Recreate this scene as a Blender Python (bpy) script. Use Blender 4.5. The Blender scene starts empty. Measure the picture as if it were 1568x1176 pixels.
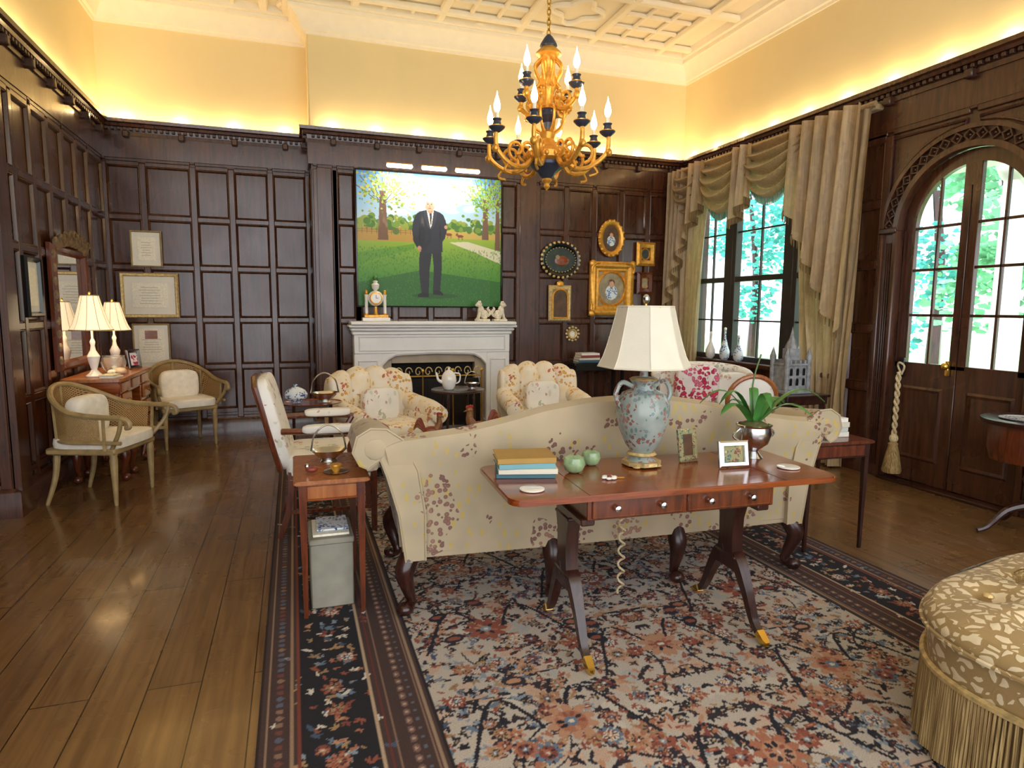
import bpy, bmesh, numpy as np, math, random
from mathutils import Matrix, Vector
from math import sin, cos, pi, radians
random.seed(7); rng=np.random.default_rng(7)
sc=bpy.context.scene

# ---------------------------------------------------------------- colours / materials
def L(c):
    return tuple((x/12.92 if x<=.04045 else ((x+.055)/1.055)**2.4) for x in c)
def hx(s):
    s=s.lstrip('#'); return L(tuple(int(s[i:i+2],16)/255 for i in (0,2,4)))
class N:
    def __init__(s,name):
        s.m=bpy.data.materials.new(name); s.m.use_nodes=True; s.t=s.m.node_tree
        s.b=s.t.nodes['Principled BSDF']; s.out=s.t.nodes['Material Output']; s._c=None
    def n(s,typ,**kw):
        x=s.t.nodes.new(typ)
        for k,v in kw.items():
            if k.startswith('_'): setattr(x,k[1:],v)
            else: x.inputs[k.replace('__',' ')].default_value=v
        return x
    def l(s,a,b): s.t.links.new(a,b)
    def co(s,scale=(1,1,1),rot=(0,0,0),loc=(0,0,0)):
        tc=s.n('ShaderNodeTexCoord'); mp=s.n('ShaderNodeMapping'); mp.inputs['Scale'].default_value=scale; mp.inputs['Rotation'].default_value=rot; mp.inputs['Location'].default_value=loc
        s.l(tc.outputs['Object'],mp.inputs['Vector']); return mp.outputs[0]
    def ramp(s,src,stops,interp='LINEAR'):
        r=s.n('ShaderNodeValToRGB'); r.color_ramp.interpolation=interp
        e=r.color_ramp.elements
        while len(e)<len(stops): e.new(.5)
        for i,(p,c) in enumerate(stops):
            e[i].position=p; e[i].color=(*c,1) if len(c)==3 else c
        s.l(src,r.inputs[0]); return r.outputs[0]
    def mix(s,f,a,b,mode='MIX'):
        x=s.n('ShaderNodeMix',_data_type='RGBA',_blend_type=mode)
        for i,v in ((0,f),(6,a),(7,b)):
            if hasattr(v,'type') and hasattr(v,'links'): s.l(v,x.inputs[i])
            else: x.inputs[i].default_value=v if i==0 else (*v,1)
        return x.outputs[2]
    def math(s,op,a,b=0):
        x=s.n('ShaderNodeMath',_operation=op)
        for i,v in enumerate((a,b)):
            if hasattr(v,'links'): s.l(v,x.inputs[i])
            else: x.inputs[i].default_value=v
        return x.outputs[0]
    def bump(s,h,st=.3,d=.01):
        b=s.n('ShaderNodeBump',Strength=st,Distance=d); s.l(h,b.inputs['Height']); s.l(b.outputs[0],s.b.inputs['Normal'])
    def set(s,**kw):
        for k,v in kw.items():
            k=k.replace('_',' ')
            if hasattr(v,'links'): s.l(v,s.b.inputs[k])
            else: s.b.inputs[k].default_value=(*v,1) if isinstance(v,tuple) and len(v)==3 else v
def simple(name,col,rough=.5,metal=0,var=.12,scale=12,bump=0,bs=60,coat=0):
    a=N(name); n=a.n('ShaderNodeTexNoise',Scale=scale,Detail=3.0); a.l(a.co(),n.inputs['Vector'])
    d=tuple(c*(1-var) for c in col); u=tuple(min(1,c*(1+var)) for c in col)
    a.set(Base_Color=a.ramp(n.outputs['Fac'],[(.3,d),(.7,u)]),Roughness=rough,Metallic=metal,Coat_Weight=coat)
    if bump:
        n2=a.n('ShaderNodeTexNoise',Scale=bs,Detail=2.0); a.l(a.co(),n2.inputs['Vector']); a.bump(n2.outputs['Fac'],bump,.01)
    return a.m
def wood(name,c1,c2,rough=.3,stretch=(14,14,1.2),coat=.3,scale=3):
    a=N(name); v=a.co(stretch)
    n=a.n('ShaderNodeTexNoise',Scale=scale,Detail=5.0,Roughness=.6,Distortion=.6); a.l(v,n.inputs['Vector'])
    r=a.n('ShaderNodeTexNoise',Scale=2.5,Detail=2.0); a.l(a.co(),r.inputs['Vector'])
    a.set(Base_Color=a.ramp(n.outputs['Fac'],[(.3,c1),(.72,c2)]),Coat_Weight=coat,Coat_Roughness=.12)
    a.set(Roughness=a.ramp(r.outputs['Fac'],[(.3,(rough*.75,)*3),(.7,(rough*1.3,)*3)]))
    a.bump(n.outputs['Fac'],.08,.004); return a.m
def floral(name,base,flow,leaf,s1=6,s2=28,thr=.56,rough=.75,base2=None,pd=.45,lthr=.54,ramp_=None):
    """clusters of small petals over a ground colour"""
    a=N(name); v=a.co()
    m1=a.n('ShaderNodeTexNoise',Scale=s1,Detail=1.5); a.l(v,m1.inputs['Vector'])
    m2=a.n('ShaderNodeTexNoise',Scale=s1*1.2,Detail=1.5); a.l(a.co(loc=(7.3,2.1,4.4)),m2.inputs['Vector'])
    v1=a.n('ShaderNodeTexVoronoi',Scale=s2); a.l(v,v1.inputs['Vector'])
    v3=a.n('ShaderNodeTexVoronoi',Scale=s2*.8); a.l(a.co((1,1,.45)),v3.inputs['Vector'])
    cl=a.n('ShaderNodeTexVoronoi',Scale=s1*.9); a.l(v,cl.inputs['Vector']); fc=a.n('ShaderNodeSeparateColor'); a.l(cl.outputs['Color'],fc.inputs[0])
    k=len(flow); fcol=a.ramp(fc.outputs[0],[(i/k,c) for i,c in enumerate(flow)],'CONSTANT')
    sh=a.ramp(v1.outputs['Distance'],[(.0,(1.25,)*3),(.5,(.75,)*3)]); fcol=a.mix(1.,fcol,sh,'MULTIPLY')
    b0=a.ramp(m2.outputs['Fac'],[(.35,base),(.65,base2 or tuple(c*.92 for c in base))])
    lm=a.math('MULTIPLY',a.math('LESS_THAN',v3.outputs['Distance'],.3),a.math('GREATER_THAN',m2.outputs['Fac'],lthr))
    c=a.mix(lm,b0,leaf)
    fm=a.math('MULTIPLY',a.math('LESS_THAN',v1.outputs['Distance'],pd),a.math('GREATER_THAN',m1.outputs['Fac'],thr))
    c=a.mix(fm,c,fcol)
    f=a.n('ShaderNodeTexNoise',Scale=220.0); a.l(v,f.inputs['Vector'])
    a.set(Base_Color=c,Roughness=rough,Sheen_Weight=.1); a.bump(f.outputs['Fac'],.15,.002); return a.m
def emis(name,col,st,samp=True):
    a=N(name); a.set(Base_Color=(0.8,0.8,0.8),Emission_Color=col,Emission_Strength=st)
    if not samp: a.m.cycles.emission_sampling='NONE'
    return a.m

DW=wood('dark_oak_panelling',hx('#2e170d'),hx('#5c3420'),rough=.28,coat=.4,scale=2)
DW2=wood('dark_oak_carved',hx('#28150c'),hx('#52301e'),rough=.4,coat=.2)
MAH=wood('mahogany',hx('#66290f'),hx('#a0501f'),rough=.2,stretch=(1.5,14,14),coat=.6)
MAHV=wood('mahogany_v',hx('#3e190c'),hx('#7a3a1c'),rough=.28,coat=.4)
DMAH=wood('dark_mahogany',hx('#1e0c08'),hx('#44221a'),rough=.3,coat=.3)
YEW=wood('yew_wood',hx('#8a4a20'),hx('#b8733a'),rough=.3)
EBO=simple('ebonised_black',hx('#0f0d0d'),.25,coat=.3)
GOLD=simple('gilt',hx('#dea242'),.34,.55,var=.2,scale=30,bump=.2)
GOLDP=simple('gilt_pale',hx('#cdb27a'),.45,.4,var=.3,scale=40,bump=.4)
BRASS=simple('brass',hx('#dcb050'),.24,.9,var=.1)
SILV=simple('silver',hx('#cfd0d2'),.18,1,var=.1)
NAVY=simple('patinated_navy',hx('#3a4052'),.3,.3)
PLAST=simple('cream_plaster',hx('#ecd8a4'),.9,var=.03,scale=1.5,bump=.05)
CEIL=simple('ceiling_plaster',hx('#f1e6cc'),.85,var=.02,scale=2)
CROWN=simple('crown_plaster',hx('#f6ecd4'),.8,var=.02)
MARB=simple('white_marble',hx('#f2f0ec'),.35,var=.03,scale=6,coat=.2)
SLIP=simple('beige_stone',hx('#b9a78c'),.5,var=.1,scale=8)
BLACK=simple('firebox_black',hx('#0b0a0a'),.9,bump=.3)
WHITE=simple('white_paint',hx('#efece4'),.5,var=.03)
PORC=simple('porcelain',hx('#f2efe8'),.15,var=.04,coat=.5)
MATB=simple('mat_board',hx('#e8e3d4'),.8,var=.03)
PAPER=simple('paper_cream',hx('#f1ead6'),.8,var=.1,scale=60)
CUSH=simple('cream_cushion',hx('#e9e2d2'),.9,var=.08,scale=20,bump=.2,bs=150)
CREAMW=simple('painted_cream_wood',hx('#9c8458'),.4,var=.25)
SHADE=N('lamp_shade'); SHADE.set(Base_Color=hx('#efe3cb'),Roughness=.8,Emission_Color=hx('#ffdfae'),Emission_Strength=.8); SHADE=SHADE.m; SHADE.cycles.emission_sampling='NONE'
SHADE2=simple('silk_shade_unlit',hx('#ddd5c2'),.8,var=.03,bump=.1,bs=200)
FLAME=emis('flame_bulb',(1,.76,.44),26.)
PLIGHT=emis('picture_light_tube',(1,.97,.9),6.,False)
SOFA=floral('sofa_tapestry',hx('#b8a586'),[hx('#866154'),hx('#78564c'),hx('#96705c'),hx('#805a52')],hx('#b8a05e'),s1=4.8,s2=38,thr=.565,base2=hx('#ab9c80'),lthr=.53)
CHINTZ=floral('chintz_yellow',hx('#f0e6d4'),[hx('#c46a54'),hx('#d9a34a'),hx('#dfb06a'),hx('#c9876a')],hx('#d8b87a'),s1=8,s2=30,thr=.56,base2=hx('#eedcb6'))
CHINTW=floral('chintz_white',hx('#f0ebe0'),[hx('#d8b0a0'),hx('#cfa58f'),hx('#b9bfa8')],hx('#d4d4bc'),s1=7,s2=26,thr=.57)
PINK=floral('pink_floral',hx('#efe4e0'),[hx('#d0355e'),hx('#b8264e'),hx('#e0708c')],hx('#6f9460'),s1=9,s2=26,thr=.46,pd=.6)
def damask():
    a=N('gold_damask'); v=a.co()
    nz=a.n('ShaderNodeTexNoise',Scale=14.,Detail=1.0); a.l(v,nz.inputs['Vector'])
    ad=a.n('ShaderNodeVectorMath',_operation='MULTIPLY_ADD'); a.l(nz.outputs['Color'],ad.inputs[0]); ad.inputs[1].default_value=(.09,.09,.09); a.l(v,ad.inputs[2])
    vo=a.n('ShaderNodeTexVoronoi',Scale=23.,_feature='DISTANCE_TO_EDGE'); a.l(ad.outputs[0],vo.inputs['Vector'])
    c=a.ramp(vo.outputs['Distance'],[(.0,hx('#a08454')),(.15,hx('#decba6'))],'CONSTANT')
    a.set(Base_Color=c,Roughness=.6,Sheen_Weight=.1); a.bump(vo.outputs['Distance'],.3,.01); return a.m
DAM=damask()
def fringe_m(name,c1,c2,sc_=140):
    a=N(name); n=a.n('ShaderNodeTexNoise',Scale=1.0,Detail=1.0); a.l(a.co((sc_,sc_,4)),n.inputs['Vector'])
    a.set(Base_Color=a.ramp(n.outputs['Fac'],[(.35,c1),(.65,c2)]),Roughness=.8); a.bump(n.outputs['Fac'],.6,.01); return a.m
FRINGE=fringe_m('bullion_fringe',hx('#7c6238'),hx('#b89c68'))
def silk():
    a=N('curtain_silk'); n=a.n('ShaderNodeTexNoise',Scale=1.0,Detail=3.0); a.l(a.co((60,60,3)),n.inputs['Vector'])
    c=a.ramp(n.outputs['Fac'],[(.3,hx('#a0865c')),(.7,hx('#c2a87c'))])
    d=a.n('ShaderNodeTexNoise',Scale=9.,Detail=2.,Distortion=1.5); a.l(a.co((1,1,.7)),d.inputs['Vector'])
    c=a.mix(1.,c,a.ramp(d.outputs['Fac'],[(.49,(.9,.9,.9)),(.52,(1.05,1.03,1.))]),'MULTIPLY')
    a.set(Base_Color=c,Roughness=.42,Sheen_Weight=.15)
    tr=a.n('ShaderNodeBsdfTranslucent',Color=(*hx('#dcc08c'),1)); mx=a.n('ShaderNodeMixShader',Fac=.18)
    a.l(a.b.outputs[0],mx.inputs[1]); a.l(tr.outputs[0],mx.inputs[2]); a.l(mx.outputs[0],a.out.inputs[0]); return a.m
SILK=silk()
TRIM=fringe_m('teal_fringe',hx('#3f8580'),hx('#a9c0a0'))
TRIMB=fringe_m('brown_fringe',hx('#5e4a2c'),hx('#8a7044'))
JADE=floral('famille_verte_glaze',hx('#98a09a'),[hx('#9a6c60'),hx('#80584e'),hx('#6f7f86')],hx('#5f7a72'),s1=13,s2=55,thr=.5,rough=.18,base2=hx('#84908a'),lthr=.5)
GREENC=simple('green_glaze',hx('#8fa87c'),.15,var=.3,scale=20,coat=.6)
BLUEW=floral('blue_white_porcelain',hx('#dfe6ea'),[hx('#2f4f8a'),hx('#4a78b0')],hx('#6d90b8'),s1=14,s2=60,thr=.48,rough=.15)
def cane():
    a=N('cane_weave'); tc=a.n('ShaderNodeTexCoord'); sp=a.n('ShaderNodeSeparateXYZ'); a.l(tc.outputs['Object'],sp.inputs[0])
    s1=a.math('ADD',sp.outputs[0],sp.outputs[1]);
    f1=a.math('SINE',a.math('MULTIPLY',a.math('ADD',s1,sp.outputs[2]),330.)); f2=a.math('SINE',a.math('MULTIPLY',a.math('SUBTRACT',s1,sp.outputs[2]),330.))
    k=a.math('MAXIMUM',f1,f2); mask=a.math('GREATER_THAN',k,.1)
    a.set(Base_Color=a.mix(mask,hx('#5a4426'),hx('#a88450')),Roughness=.6)
    tr=a.n('ShaderNodeBsdfTransparent'); mx=a.n('ShaderNodeMixShader'); g=a.math('ADD',a.math('MULTIPLY',mask,.5),.5)
    a.l(g,mx.inputs[0]); a.l(tr.outputs[0],mx.inputs[1]); a.l(a.b.outputs[0],mx.inputs[2]); a.l(mx.outputs[0],a.out.inputs[0]); return a.m
CANE=cane()
MIRR=N('mirror_glass'); MIRR.set(Base_Color=(.85,.85,.85),Metallic=1.,Roughness=.03); MIRR=MIRR.m
GLASS=N('clear_glass'); GLASS.set(Base_Color=(.9,.97,1.),Roughness=.03,Transmission_Weight=.9,IOR=1.3); GLASS=GLASS.m
ROPE=simple('cream_rope',hx('#d0bd94'),.8,var=.3,scale=90,bump=.5,bs=120)
LEAF=simple('leaf_green',hx('#3f7a34'),.35,var=.3)
RED=simple('russet_glaze',hx('#86382a'),.35,var=.3,scale=30)
FLESH=simple('miniature_flesh',hx('#d8a888'),.6)
def vcol(name,rough=.9,bump=True,coat=0,k=.25):
    a=N(name); at=a.n('ShaderNodeAttribute',_attribute_name='Col'); n=a.n('ShaderNodeTexNoise',Scale=260.,Detail=2.); a.l(a.co(),n.inputs['Vector'])
    g=a.ramp(n.outputs['Fac'],[(.3,(1-k,)*3),(.7,(1+k*.3,)*3)]); a.set(Base_Color=a.mix(1.0,at.outputs['Color'],g,'MULTIPLY'),Roughness=rough,Coat_Weight=coat)
    if bump: a.bump(n.outputs['Fac'],.4,.004)
    return a.m
RUGM=vcol('rug_wool',.95); PAINTM=vcol('oil_paint',.5,False,.1,.08)
def floorm():
    a=N('oak_plank_floor'); v=a.co((1,1,1),(0,0,pi/2))
    br=a.n('ShaderNodeTexBrick',Scale=1.0,Mortar__Size=.0025,Brick__Width=2.6,Row__Height=.19,Bias=0.0)
    br.inputs['Color1'].default_value=(0,0,0,1); br.inputs['Color2'].default_value=(1,1,1,1); br.inputs['Mortar'].default_value=(.5,.5,.5,1); br.offset=.37
    a.l(v,br.inputs['Vector'])
    g=a.n('ShaderNodeTexNoise',Scale=2.2,Detail=6.,Distortion=.4); a.l(a.co((16,.9,1)),g.inputs['Vector'])
    c1=a.ramp(g.outputs['Fac'],[(.3,hx('#5e4228')),(.7,hx('#7c5a36'))]); c2=a.ramp(g.outputs['Fac'],[(.3,hx('#6a4b2c')),(.7,hx('#88653c'))])
    c=a.mix(br.outputs['Color'],c1,c2); c=a.mix(br.outputs['Fac'],c,hx('#24150a'))
    a.set(Base_Color=c,Coat_Weight=.4,Coat_Roughness=.1); r=a.n('ShaderNodeTexNoise',Scale=3.,Detail=3.); a.l(a.co(),r.inputs['Vector'])
    a.set(Roughness=a.ramp(r.outputs['Fac'],[(.3,(.2,)*3),(.7,(.36,)*3)])); a.bump(g.outputs['Fac'],.12,.004); return a.m
FLOORM=floorm()

# ---------------------------------------------------------------- mesh builder
def T(loc=(0,0,0),rz=0,rx=0,ry=0,s=(1,1,1)):
    return Matrix.Translation(loc)@Matrix.Rotation(radians(rz),4,'Z')@Matrix.Rotation(radians(ry),4,'Y')@Matrix.Rotation(radians(rx),4,'X')@Matrix.Diagonal((*s,1))
def Fr(o,U,Nn):
    return Matrix(((U[0],Nn[0],0,o[0]),(U[1],Nn[1],0,o[1]),(0,0,1,o[2]),(0,0,0,1)))
def crv(pts,n=6):
    P=[np.array(p,float) for p in pts]; out=[]
    for i in range(len(P)-1):
        p0=P[max(i-1,0)];p1=P[i];p2=P[i+1];p3=P[min(i+2,len(P)-1)]
        for k in range(n):
            t=k/n; out.append(.5*((2*p1)+(-p0+p2)*t+(2*p0-5*p1+4*p2-p3)*t*t+(-p0+3*p1-3*p2+p3)*t**3))
    out.append(P[-1]); return out
class MB:
    def __init__(s): s.v=[];s.f=[];s.mi=[];s.mats=[];s.M=Matrix.Identity(4)
    def add(s,vs,fs,mat,M=None):
        if mat not in s.mats: s.mats.append(mat)
        k=s.mats.index(mat); o=len(s.v); MM=s.M@M if M is not None else s.M
        s.v+= [tuple(MM@Vector(p)) for p in vs]; s.f+=[tuple(i+o for i in f) for f in fs]; s.mi+=[k]*len(fs)
    def box(s,c,d,mat,r=.003,M=None):
        h=[x/2 for x in d]; r=min(r,min(h)*.9); vs=[];idx={}
        for a in (-1,1):
            for b in (-1,1):
                for e in (-1,1):
                    for ax in range(3):
                        p=[a*(h[0]-r),b*(h[1]-r),e*(h[2]-r)]; p[ax]=(a,b,e)[ax]*h[ax]
                        idx[(a,b,e,ax)]=len(vs); vs.append((c[0]+p[0],c[1]+p[1],c[2]+p[2]))
        fs=[]
        S=[(-1,-1),(-1,1),(1,1),(1,-1)]
        for sg in (-1,1):
            fs.append([idx[(sg,p,q,0)] for p,q in S]); fs.append([idx[(p,sg,q,1)] for p,q in S]); fs.append([idx[(p,q,sg,2)] for p,q in S])
        for p in (-1,1):
            for q in (-1,1):
                fs.append([idx[(p,q,-1,0)],idx[(p,q,1,0)],idx[(p,q,1,1)],idx[(p,q,-1,1)]])
                fs.append([idx[(p,-1,q,0)],idx[(p,1,q,0)],idx[(p,1,q,2)],idx[(p,-1,q,2)]])
                fs.append([idx[(-1,p,q,1)],idx[(1,p,q,1)],idx[(1,p,q,2)],idx[(-1,p,q,2)]])
                for e in (-1,1): fs.append([idx[(p,q,e,0)],idx[(p,q,e,1)],idx[(p,q,e,2)]])
        s.add(vs,fs,mat,M)
    def grid(s,fn,nu,nv,mat,cu=False,cv=False,M=None):
        vs=[fn(i/(nu if cu else nu-1),j/(nv if cv else nv-1)) for i in range(nu) for j in range(nv)]; fs=[]
        for i in range(nu if cu else nu-1):
            for j in range(nv if cv else nv-1):
                a=i*nv+j;b=((i+1)%nu)*nv+j;c=((i+1)%nu)*nv+(j+1)%nv;d=i*nv+(j+1)%nv; fs.append((a,b,c,d))
        s.add(vs,fs,mat,M)
    def lathe(s,prof,mat,c=(0,0,0),seg=20,M=None,cap=True,sx=1,sy=1,ph=0):
        vs=[];fs=[];n=len(prof)
        for r,z in prof:
            for k in range(seg):
                a=2*pi*k/seg+ph; vs.append((c[0]+r*cos(a)*sx,c[1]+r*sin(a)*sy,c[2]+z))
        for i in range(n-1):
            for k in range(seg):
                k2=(k+1)%seg; fs.append((i*seg+k,i*seg+k2,(i+1)*seg+k2,(i+1)*seg+k))
        if cap: fs.append(tuple(range(seg))); fs.append(tuple((n-1)*seg+k for k in range(seg)))
        s.add(vs,fs,mat,M)
    def sell(s,c,r,mat,e1=1.,e2=1.,nu=24,nv=14,M=None):
        def pw(x,e): return math.copysign(abs(x)**e,x)
        vs=[];fs=[]
        for j in range(1,nv):
            v=-pi/2+pi*j/nv
            for i in range(nu):
                u=2*pi*(i+.5)/nu
                vs.append((c[0]+r[0]*pw(cos(v),e1)*pw(cos(u),e2),c[1]+r[1]*pw(cos(v),e1)*pw(sin(u),e2),c[2]+r[2]*pw(sin(v),e1)))
        for j in range(nv-2):
            for i in range(nu): fs.append((j*nu+i,j*nu+(i+1)%nu,(j+1)*nu+(i+1)%nu,(j+1)*nu+i))
        vs.append((c[0],c[1],c[2]-r[2]));vs.append((c[0],c[1],c[2]+r[2])); b=len(vs)-2
        for i in range(nu): fs.append((b,(i+1)%nu,i)); fs.append((b+1,(nv-2)*nu+i,(nv-2)*nu+(i+1)%nu))
        s.add(vs,fs,mat,M)
    def tube(s,path,r,mat,seg=8,M=None,closed=False,ph=0,flat=1.):
        P=[Vector(p) for p in path]; n=len(P); rr=r if isinstance(r,(list,tuple)) else [r]*n
        if len(rr)!=n: rr=list(np.interp(np.linspace(0,1,n),np.linspace(0,1,len(rr)),rr))
        vs=[];fs=[];up=None
        for i in range(n):
            t=(P[(i+1)%n]-P[i-1]) if closed else (P[min(i+1,n-1)]-P[max(i-1,0)])
            t=t.normalized() if t.length>1e-9 else Vector((0,0,1))
            if up is None:
                up=Vector((0,0,1)) if abs(t.z)<.9 else Vector((0,1,0))
            up=(up-t*up.dot(t)); up=up.normalized() if up.length>1e-6 else t.orthogonal().normalized()
            b=t.cross(up)
            for k in range(seg):
                a=2*pi*k/seg+ph; vs.append(tuple(P[i]+(up*cos(a)*flat+b*sin(a))*rr[i]))
        m=n if closed else n-1
        for i in range(m):
            for k in range(seg): fs.append((i*seg+k,i*seg+(k+1)%seg,((i+1)%n)*seg+(k+1)%seg,((i+1)%n)*seg+k))
        if not closed: fs.append(tuple(range(seg))); fs.append(tuple((n-1)*seg+k for k in range(seg)))
        s.add(vs,fs,mat,M)
    def prism(s,poly,z0,z1,mat,M=None):
        n=len(poly); vs=[(x,y,z0) for x,y in poly]+[(x,y,z1) for x,y in poly]
        fs=[tuple(range(n)),tuple(range(n,2*n))]+[(i,(i+1)%n,n+(i+1)%n,n+i) for i in range(n)]
        s.add(vs,fs,mat,M)
    def prismY(s,poly,y0,y1,mat,M=None):
        n=len(poly); vs=[(x,y0,z) for x,z in poly]+[(x,y1,z) for x,z in poly]
        fs=[tuple(range(n)),tuple(range(n,2*n))]+[(i,(i+1)%n,n+(i+1)%n,n+i) for i in range(n)]
        s.add(vs,fs,mat,M)
    def ring(s,w,h,prof,mat,shape='rect',M=None,c=(0,0,0)):
        n=4 if shape=='rect' else 36; vs=[];fs=[]
        for ins,dp in prof:
            a,b=w/2-ins,h/2-ins
            if shape=='rect': pts=[(-a,-b),(a,-b),(a,b),(-a,b)]
            else: pts=[(a*cos(2*pi*k/n),b*sin(2*pi*k/n)) for k in range(n)]
            vs+=[(c[0]+x,c[1]+dp,c[2]+z) for x,z in pts]
        for i in range(len(prof)-1):
            for k in range(n): fs.append((i*n+k,i*n+(k+1)%n,(i+1)*n+(k+1)%n,(i+1)*n+k))
        s.add(vs,fs,mat,M)
    def sweep(s,path,prof,mat):
        n=len(path); offs=[]
        for i in range(n):
            p=Vector(path[i])
            d1=(p-Vector(path[i-1])).normalized() if i>0 else None
            d2=(Vector(path[i+1])-p).normalized() if i<n-1 else None
            n1=Vector((-d1.y,d1.x)) if d1 else None; n2=Vector((-d2.y,d2.x)) if d2 else None
            if n1 is None: o=n2
            elif n2 is None: o=n1
            else: o=(n1+n2)/(1+n1.dot(n2))
            offs.append((p,o))
        vs=[];fs=[];m=len(prof)
        for p,o in offs:
            for a,z in prof: vs.append((p.x+o.x*a,p.y+o.y*a,z))
        for i in range(n-1):
            for j in range(m-1): fs.append((i*m+j,(i+1)*m+j,(i+1)*m+j+1,i*m+j+1))
        s.add(vs,fs,mat)
    def done(s,name,origin=(0,0,0),M=None,sharp=38,recalc=True):
        me=bpy.data.meshes.new(name); o=Vector(origin)
        V=[tuple(Vector(v)-o) for v in s.v]
        me.from_pydata(V,[],s.f)
        for m in s.mats: me.materials.append(m)
        me.polygons.foreach_set('material_index',s.mi)
        if recalc:
            bm=bmesh.new(); bm.from_mesh(me); bmesh.ops.recalc_face_normals(bm,faces=bm.faces); bm.to_mesh(me); bm.free()
        me.polygons.foreach_set('use_smooth',[True]*len(me.polygons))
        me.set_sharp_from_angle(angle=radians(sharp)); me.update()
        ob=bpy.data.objects.new(name,me); sc.collection.objects.link(ob)
        ob.matrix_world=(M if M is not None else Matrix.Identity(4))
        if M is None: ob.location=o
        return ob
def cabriole(b,x,y,h,dx,dy,mat,k=1.):
    P=crv([(x,y,h),(x+dx*.035*k,y+dy*.035*k,h*.72),(x+dx*.012*k,y+dy*.012*k,h*.35),(x,y,h*.16),(x+dx*.03*k,y+dy*.03*k,.035)],5)
    b.tube(P,[.048*k,.05*k,.034*k,.024*k,.022*k,.03*k],mat,10)
    b.sell((x+dx*.035*k,y+dy*.035*k,.032),(.042*k,.042*k,.032),mat,nu=12,nv=8)

# ---------------------------------------------------------------- room shell
XL,XR,Y1,Y2,XB,YP=-1.84,4.88,7.85,7.45,.23,5.14
PATH=[(XR,-1.5),(XR,Y2),(XB,Y2),(XB,Y1),(XL,Y1),(XL,YP),(-2.7,YP),(-2.7,-1.5)]
HC=4.33; CZ=4.60
b=MB(); b.box((1.1,3.2,-.05),(8.2,9.8,.1),FLOORM,.001); b.done('floor')
b=MB(); b.box((1.1,3.2,CZ+.05),(8.2,9.8,.1),CEIL,.001)
for i in range(-3,7):
    b.box((i*.9-.2,3.2,CZ-.03),(.09,9.2,.06),CROWN,.015)
for j in range(-2,10):
    b.box((1.1,j*.9-.15,CZ-.031),(7.6,.09,.06),CROWN,.015)
for i in range(-3,6):
    for j in range(-2,9):
        cx,cy=i*.9+.25,j*.9+.3
        if not(-2.5<cx<4.7 and -1.2<cy<7.6): continue
        if (i+j)%2==0:
            pts=[(cx+(.24+.06*cos(4*a))*cos(a),cy+(.24+.06*cos(4*a))*sin(a),CZ-.02) for a in np.linspace(0,2*pi,28,endpoint=False)]
            b.tube(pts,.03,CROWN,6,closed=True)
        else:
            for k in (-1,1):
                b.box((cx+k*.15,cy,CZ-.02),(.05,.8,.04),CROWN,.012); b.box((cx,cy+k*.15,CZ-.021),(.8,.05,.04),CROWN,.012)
b.done('ceiling')
b=MB()
b.sweep(PATH,[(0,HC-.03),(.03,HC-.03),(.03,HC),(.06,HC),(.07,HC+.04),(.1,HC+.1),(.16,HC+.16),(.19,HC+.16),(.19,HC+.2),(.24,HC+.2),(.26,CZ)],CROWN); b.done('trim_crown')
b=MB()
b.sweep(PATH,[(0,2.98),(.03,2.98),(.035,3.2),(.05,3.2),(.05,3.235),(.035,3.24),(.04,3.28),(.075,3.285),(.085,3.31),(.11,3.32),(.115,3.352),(.02,3.352),(.0,3.34)],DW)
def along(p,q,step,fn):
    P,Q=Vector(p),Vector(q); Ln=(Q-P).length; n=max(1,int(Ln/step)); d=(Q-P).normalized(); nn=Vector((-d.y,d.x))
    for i in range(n): fn(P+d*(Ln*(i+.5)/n),d,nn)
for i in range(1,len(PATH)-2):
    p,q=PATH[i],PATH[i+1]
    along(p,q,.055,lambda c,d,nn:b.box((0,.058,3.262),(.03,.04,.03),DW2,.003,M=Fr((c.x,c.y,0),(d.x,d.y),(nn.x,nn.y))))
    along(p,q,.45,lambda c,d,nn:(b.box((0,.06,3.21),(.06,.07,.07),DW2,.01,M=Fr((c.x,c.y,0),(d.x,d.y),(nn.x,nn.y)))))
along((XR,2.6),(XR,Y2),.055,lambda c,d,nn:b.box((0,.058,3.262),(.03,.04,.03),DW2,.003,M=Fr((c.x,c.y,0),(d.x,d.y),(nn.x,nn.y))))
along((XR,2.6),(XR,Y2),.62,lambda c,d,nn:b.box((0,.06,3.21),(.07,.07,.07),DW2,.01,M=Fr((c.x,c.y,0),(d.x,d.y),(nn.x,nn.y))))
b.done('trim_cornice')
b=MB(); bp=[(0,0),(.045,0),(.045,.17),(.03,.19),(.02,.2),(0,.2)]
b.sweep(PATH[1:],bp,DW); b.done('baseboard_back')
b=MB(); b.sweep([(XR,4.35),(XR,Y2)],bp,DW); b.done('baseboard_right')

def panels(b,cols,rows,sw=.075,proud=.026,skip=()):
    z0,z1=rows[0],rows[-1]
    for c in cols: b.box((c,proud/2,(z0+z1)/2),(sw,proud,z1-z0),DW,.005)
    for i in range(len(cols)-1):
        a,c=cols[i]+sw/2,cols[i+1]-sw/2
        for z in rows: b.box(((a+c)/2,proud*.45,z),(c-a+.004,proud*.9,sw*.85),DW,.005)
        for j in range(len(rows)-1):
            h=rows[j+1]-rows[j]-sw*.85; w=c-a
            if h>.05 and w>.03: b.ring(w,h,[(0,.02),(.007,.024),(.014,.012),(.02,.003)],DW,c=((a+c)/2,0,(rows[j]+rows[j+1])/2))
ROWS=[.2,.28,.78,1.30,1.86,2.38,2.93]
FRZ=[2.96,3.19]
b=MB(); b.box(((XL+XB)/2,Y1+.1,2.3),(XB-XL+.4,.2,4.6),DW,.001); 
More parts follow.
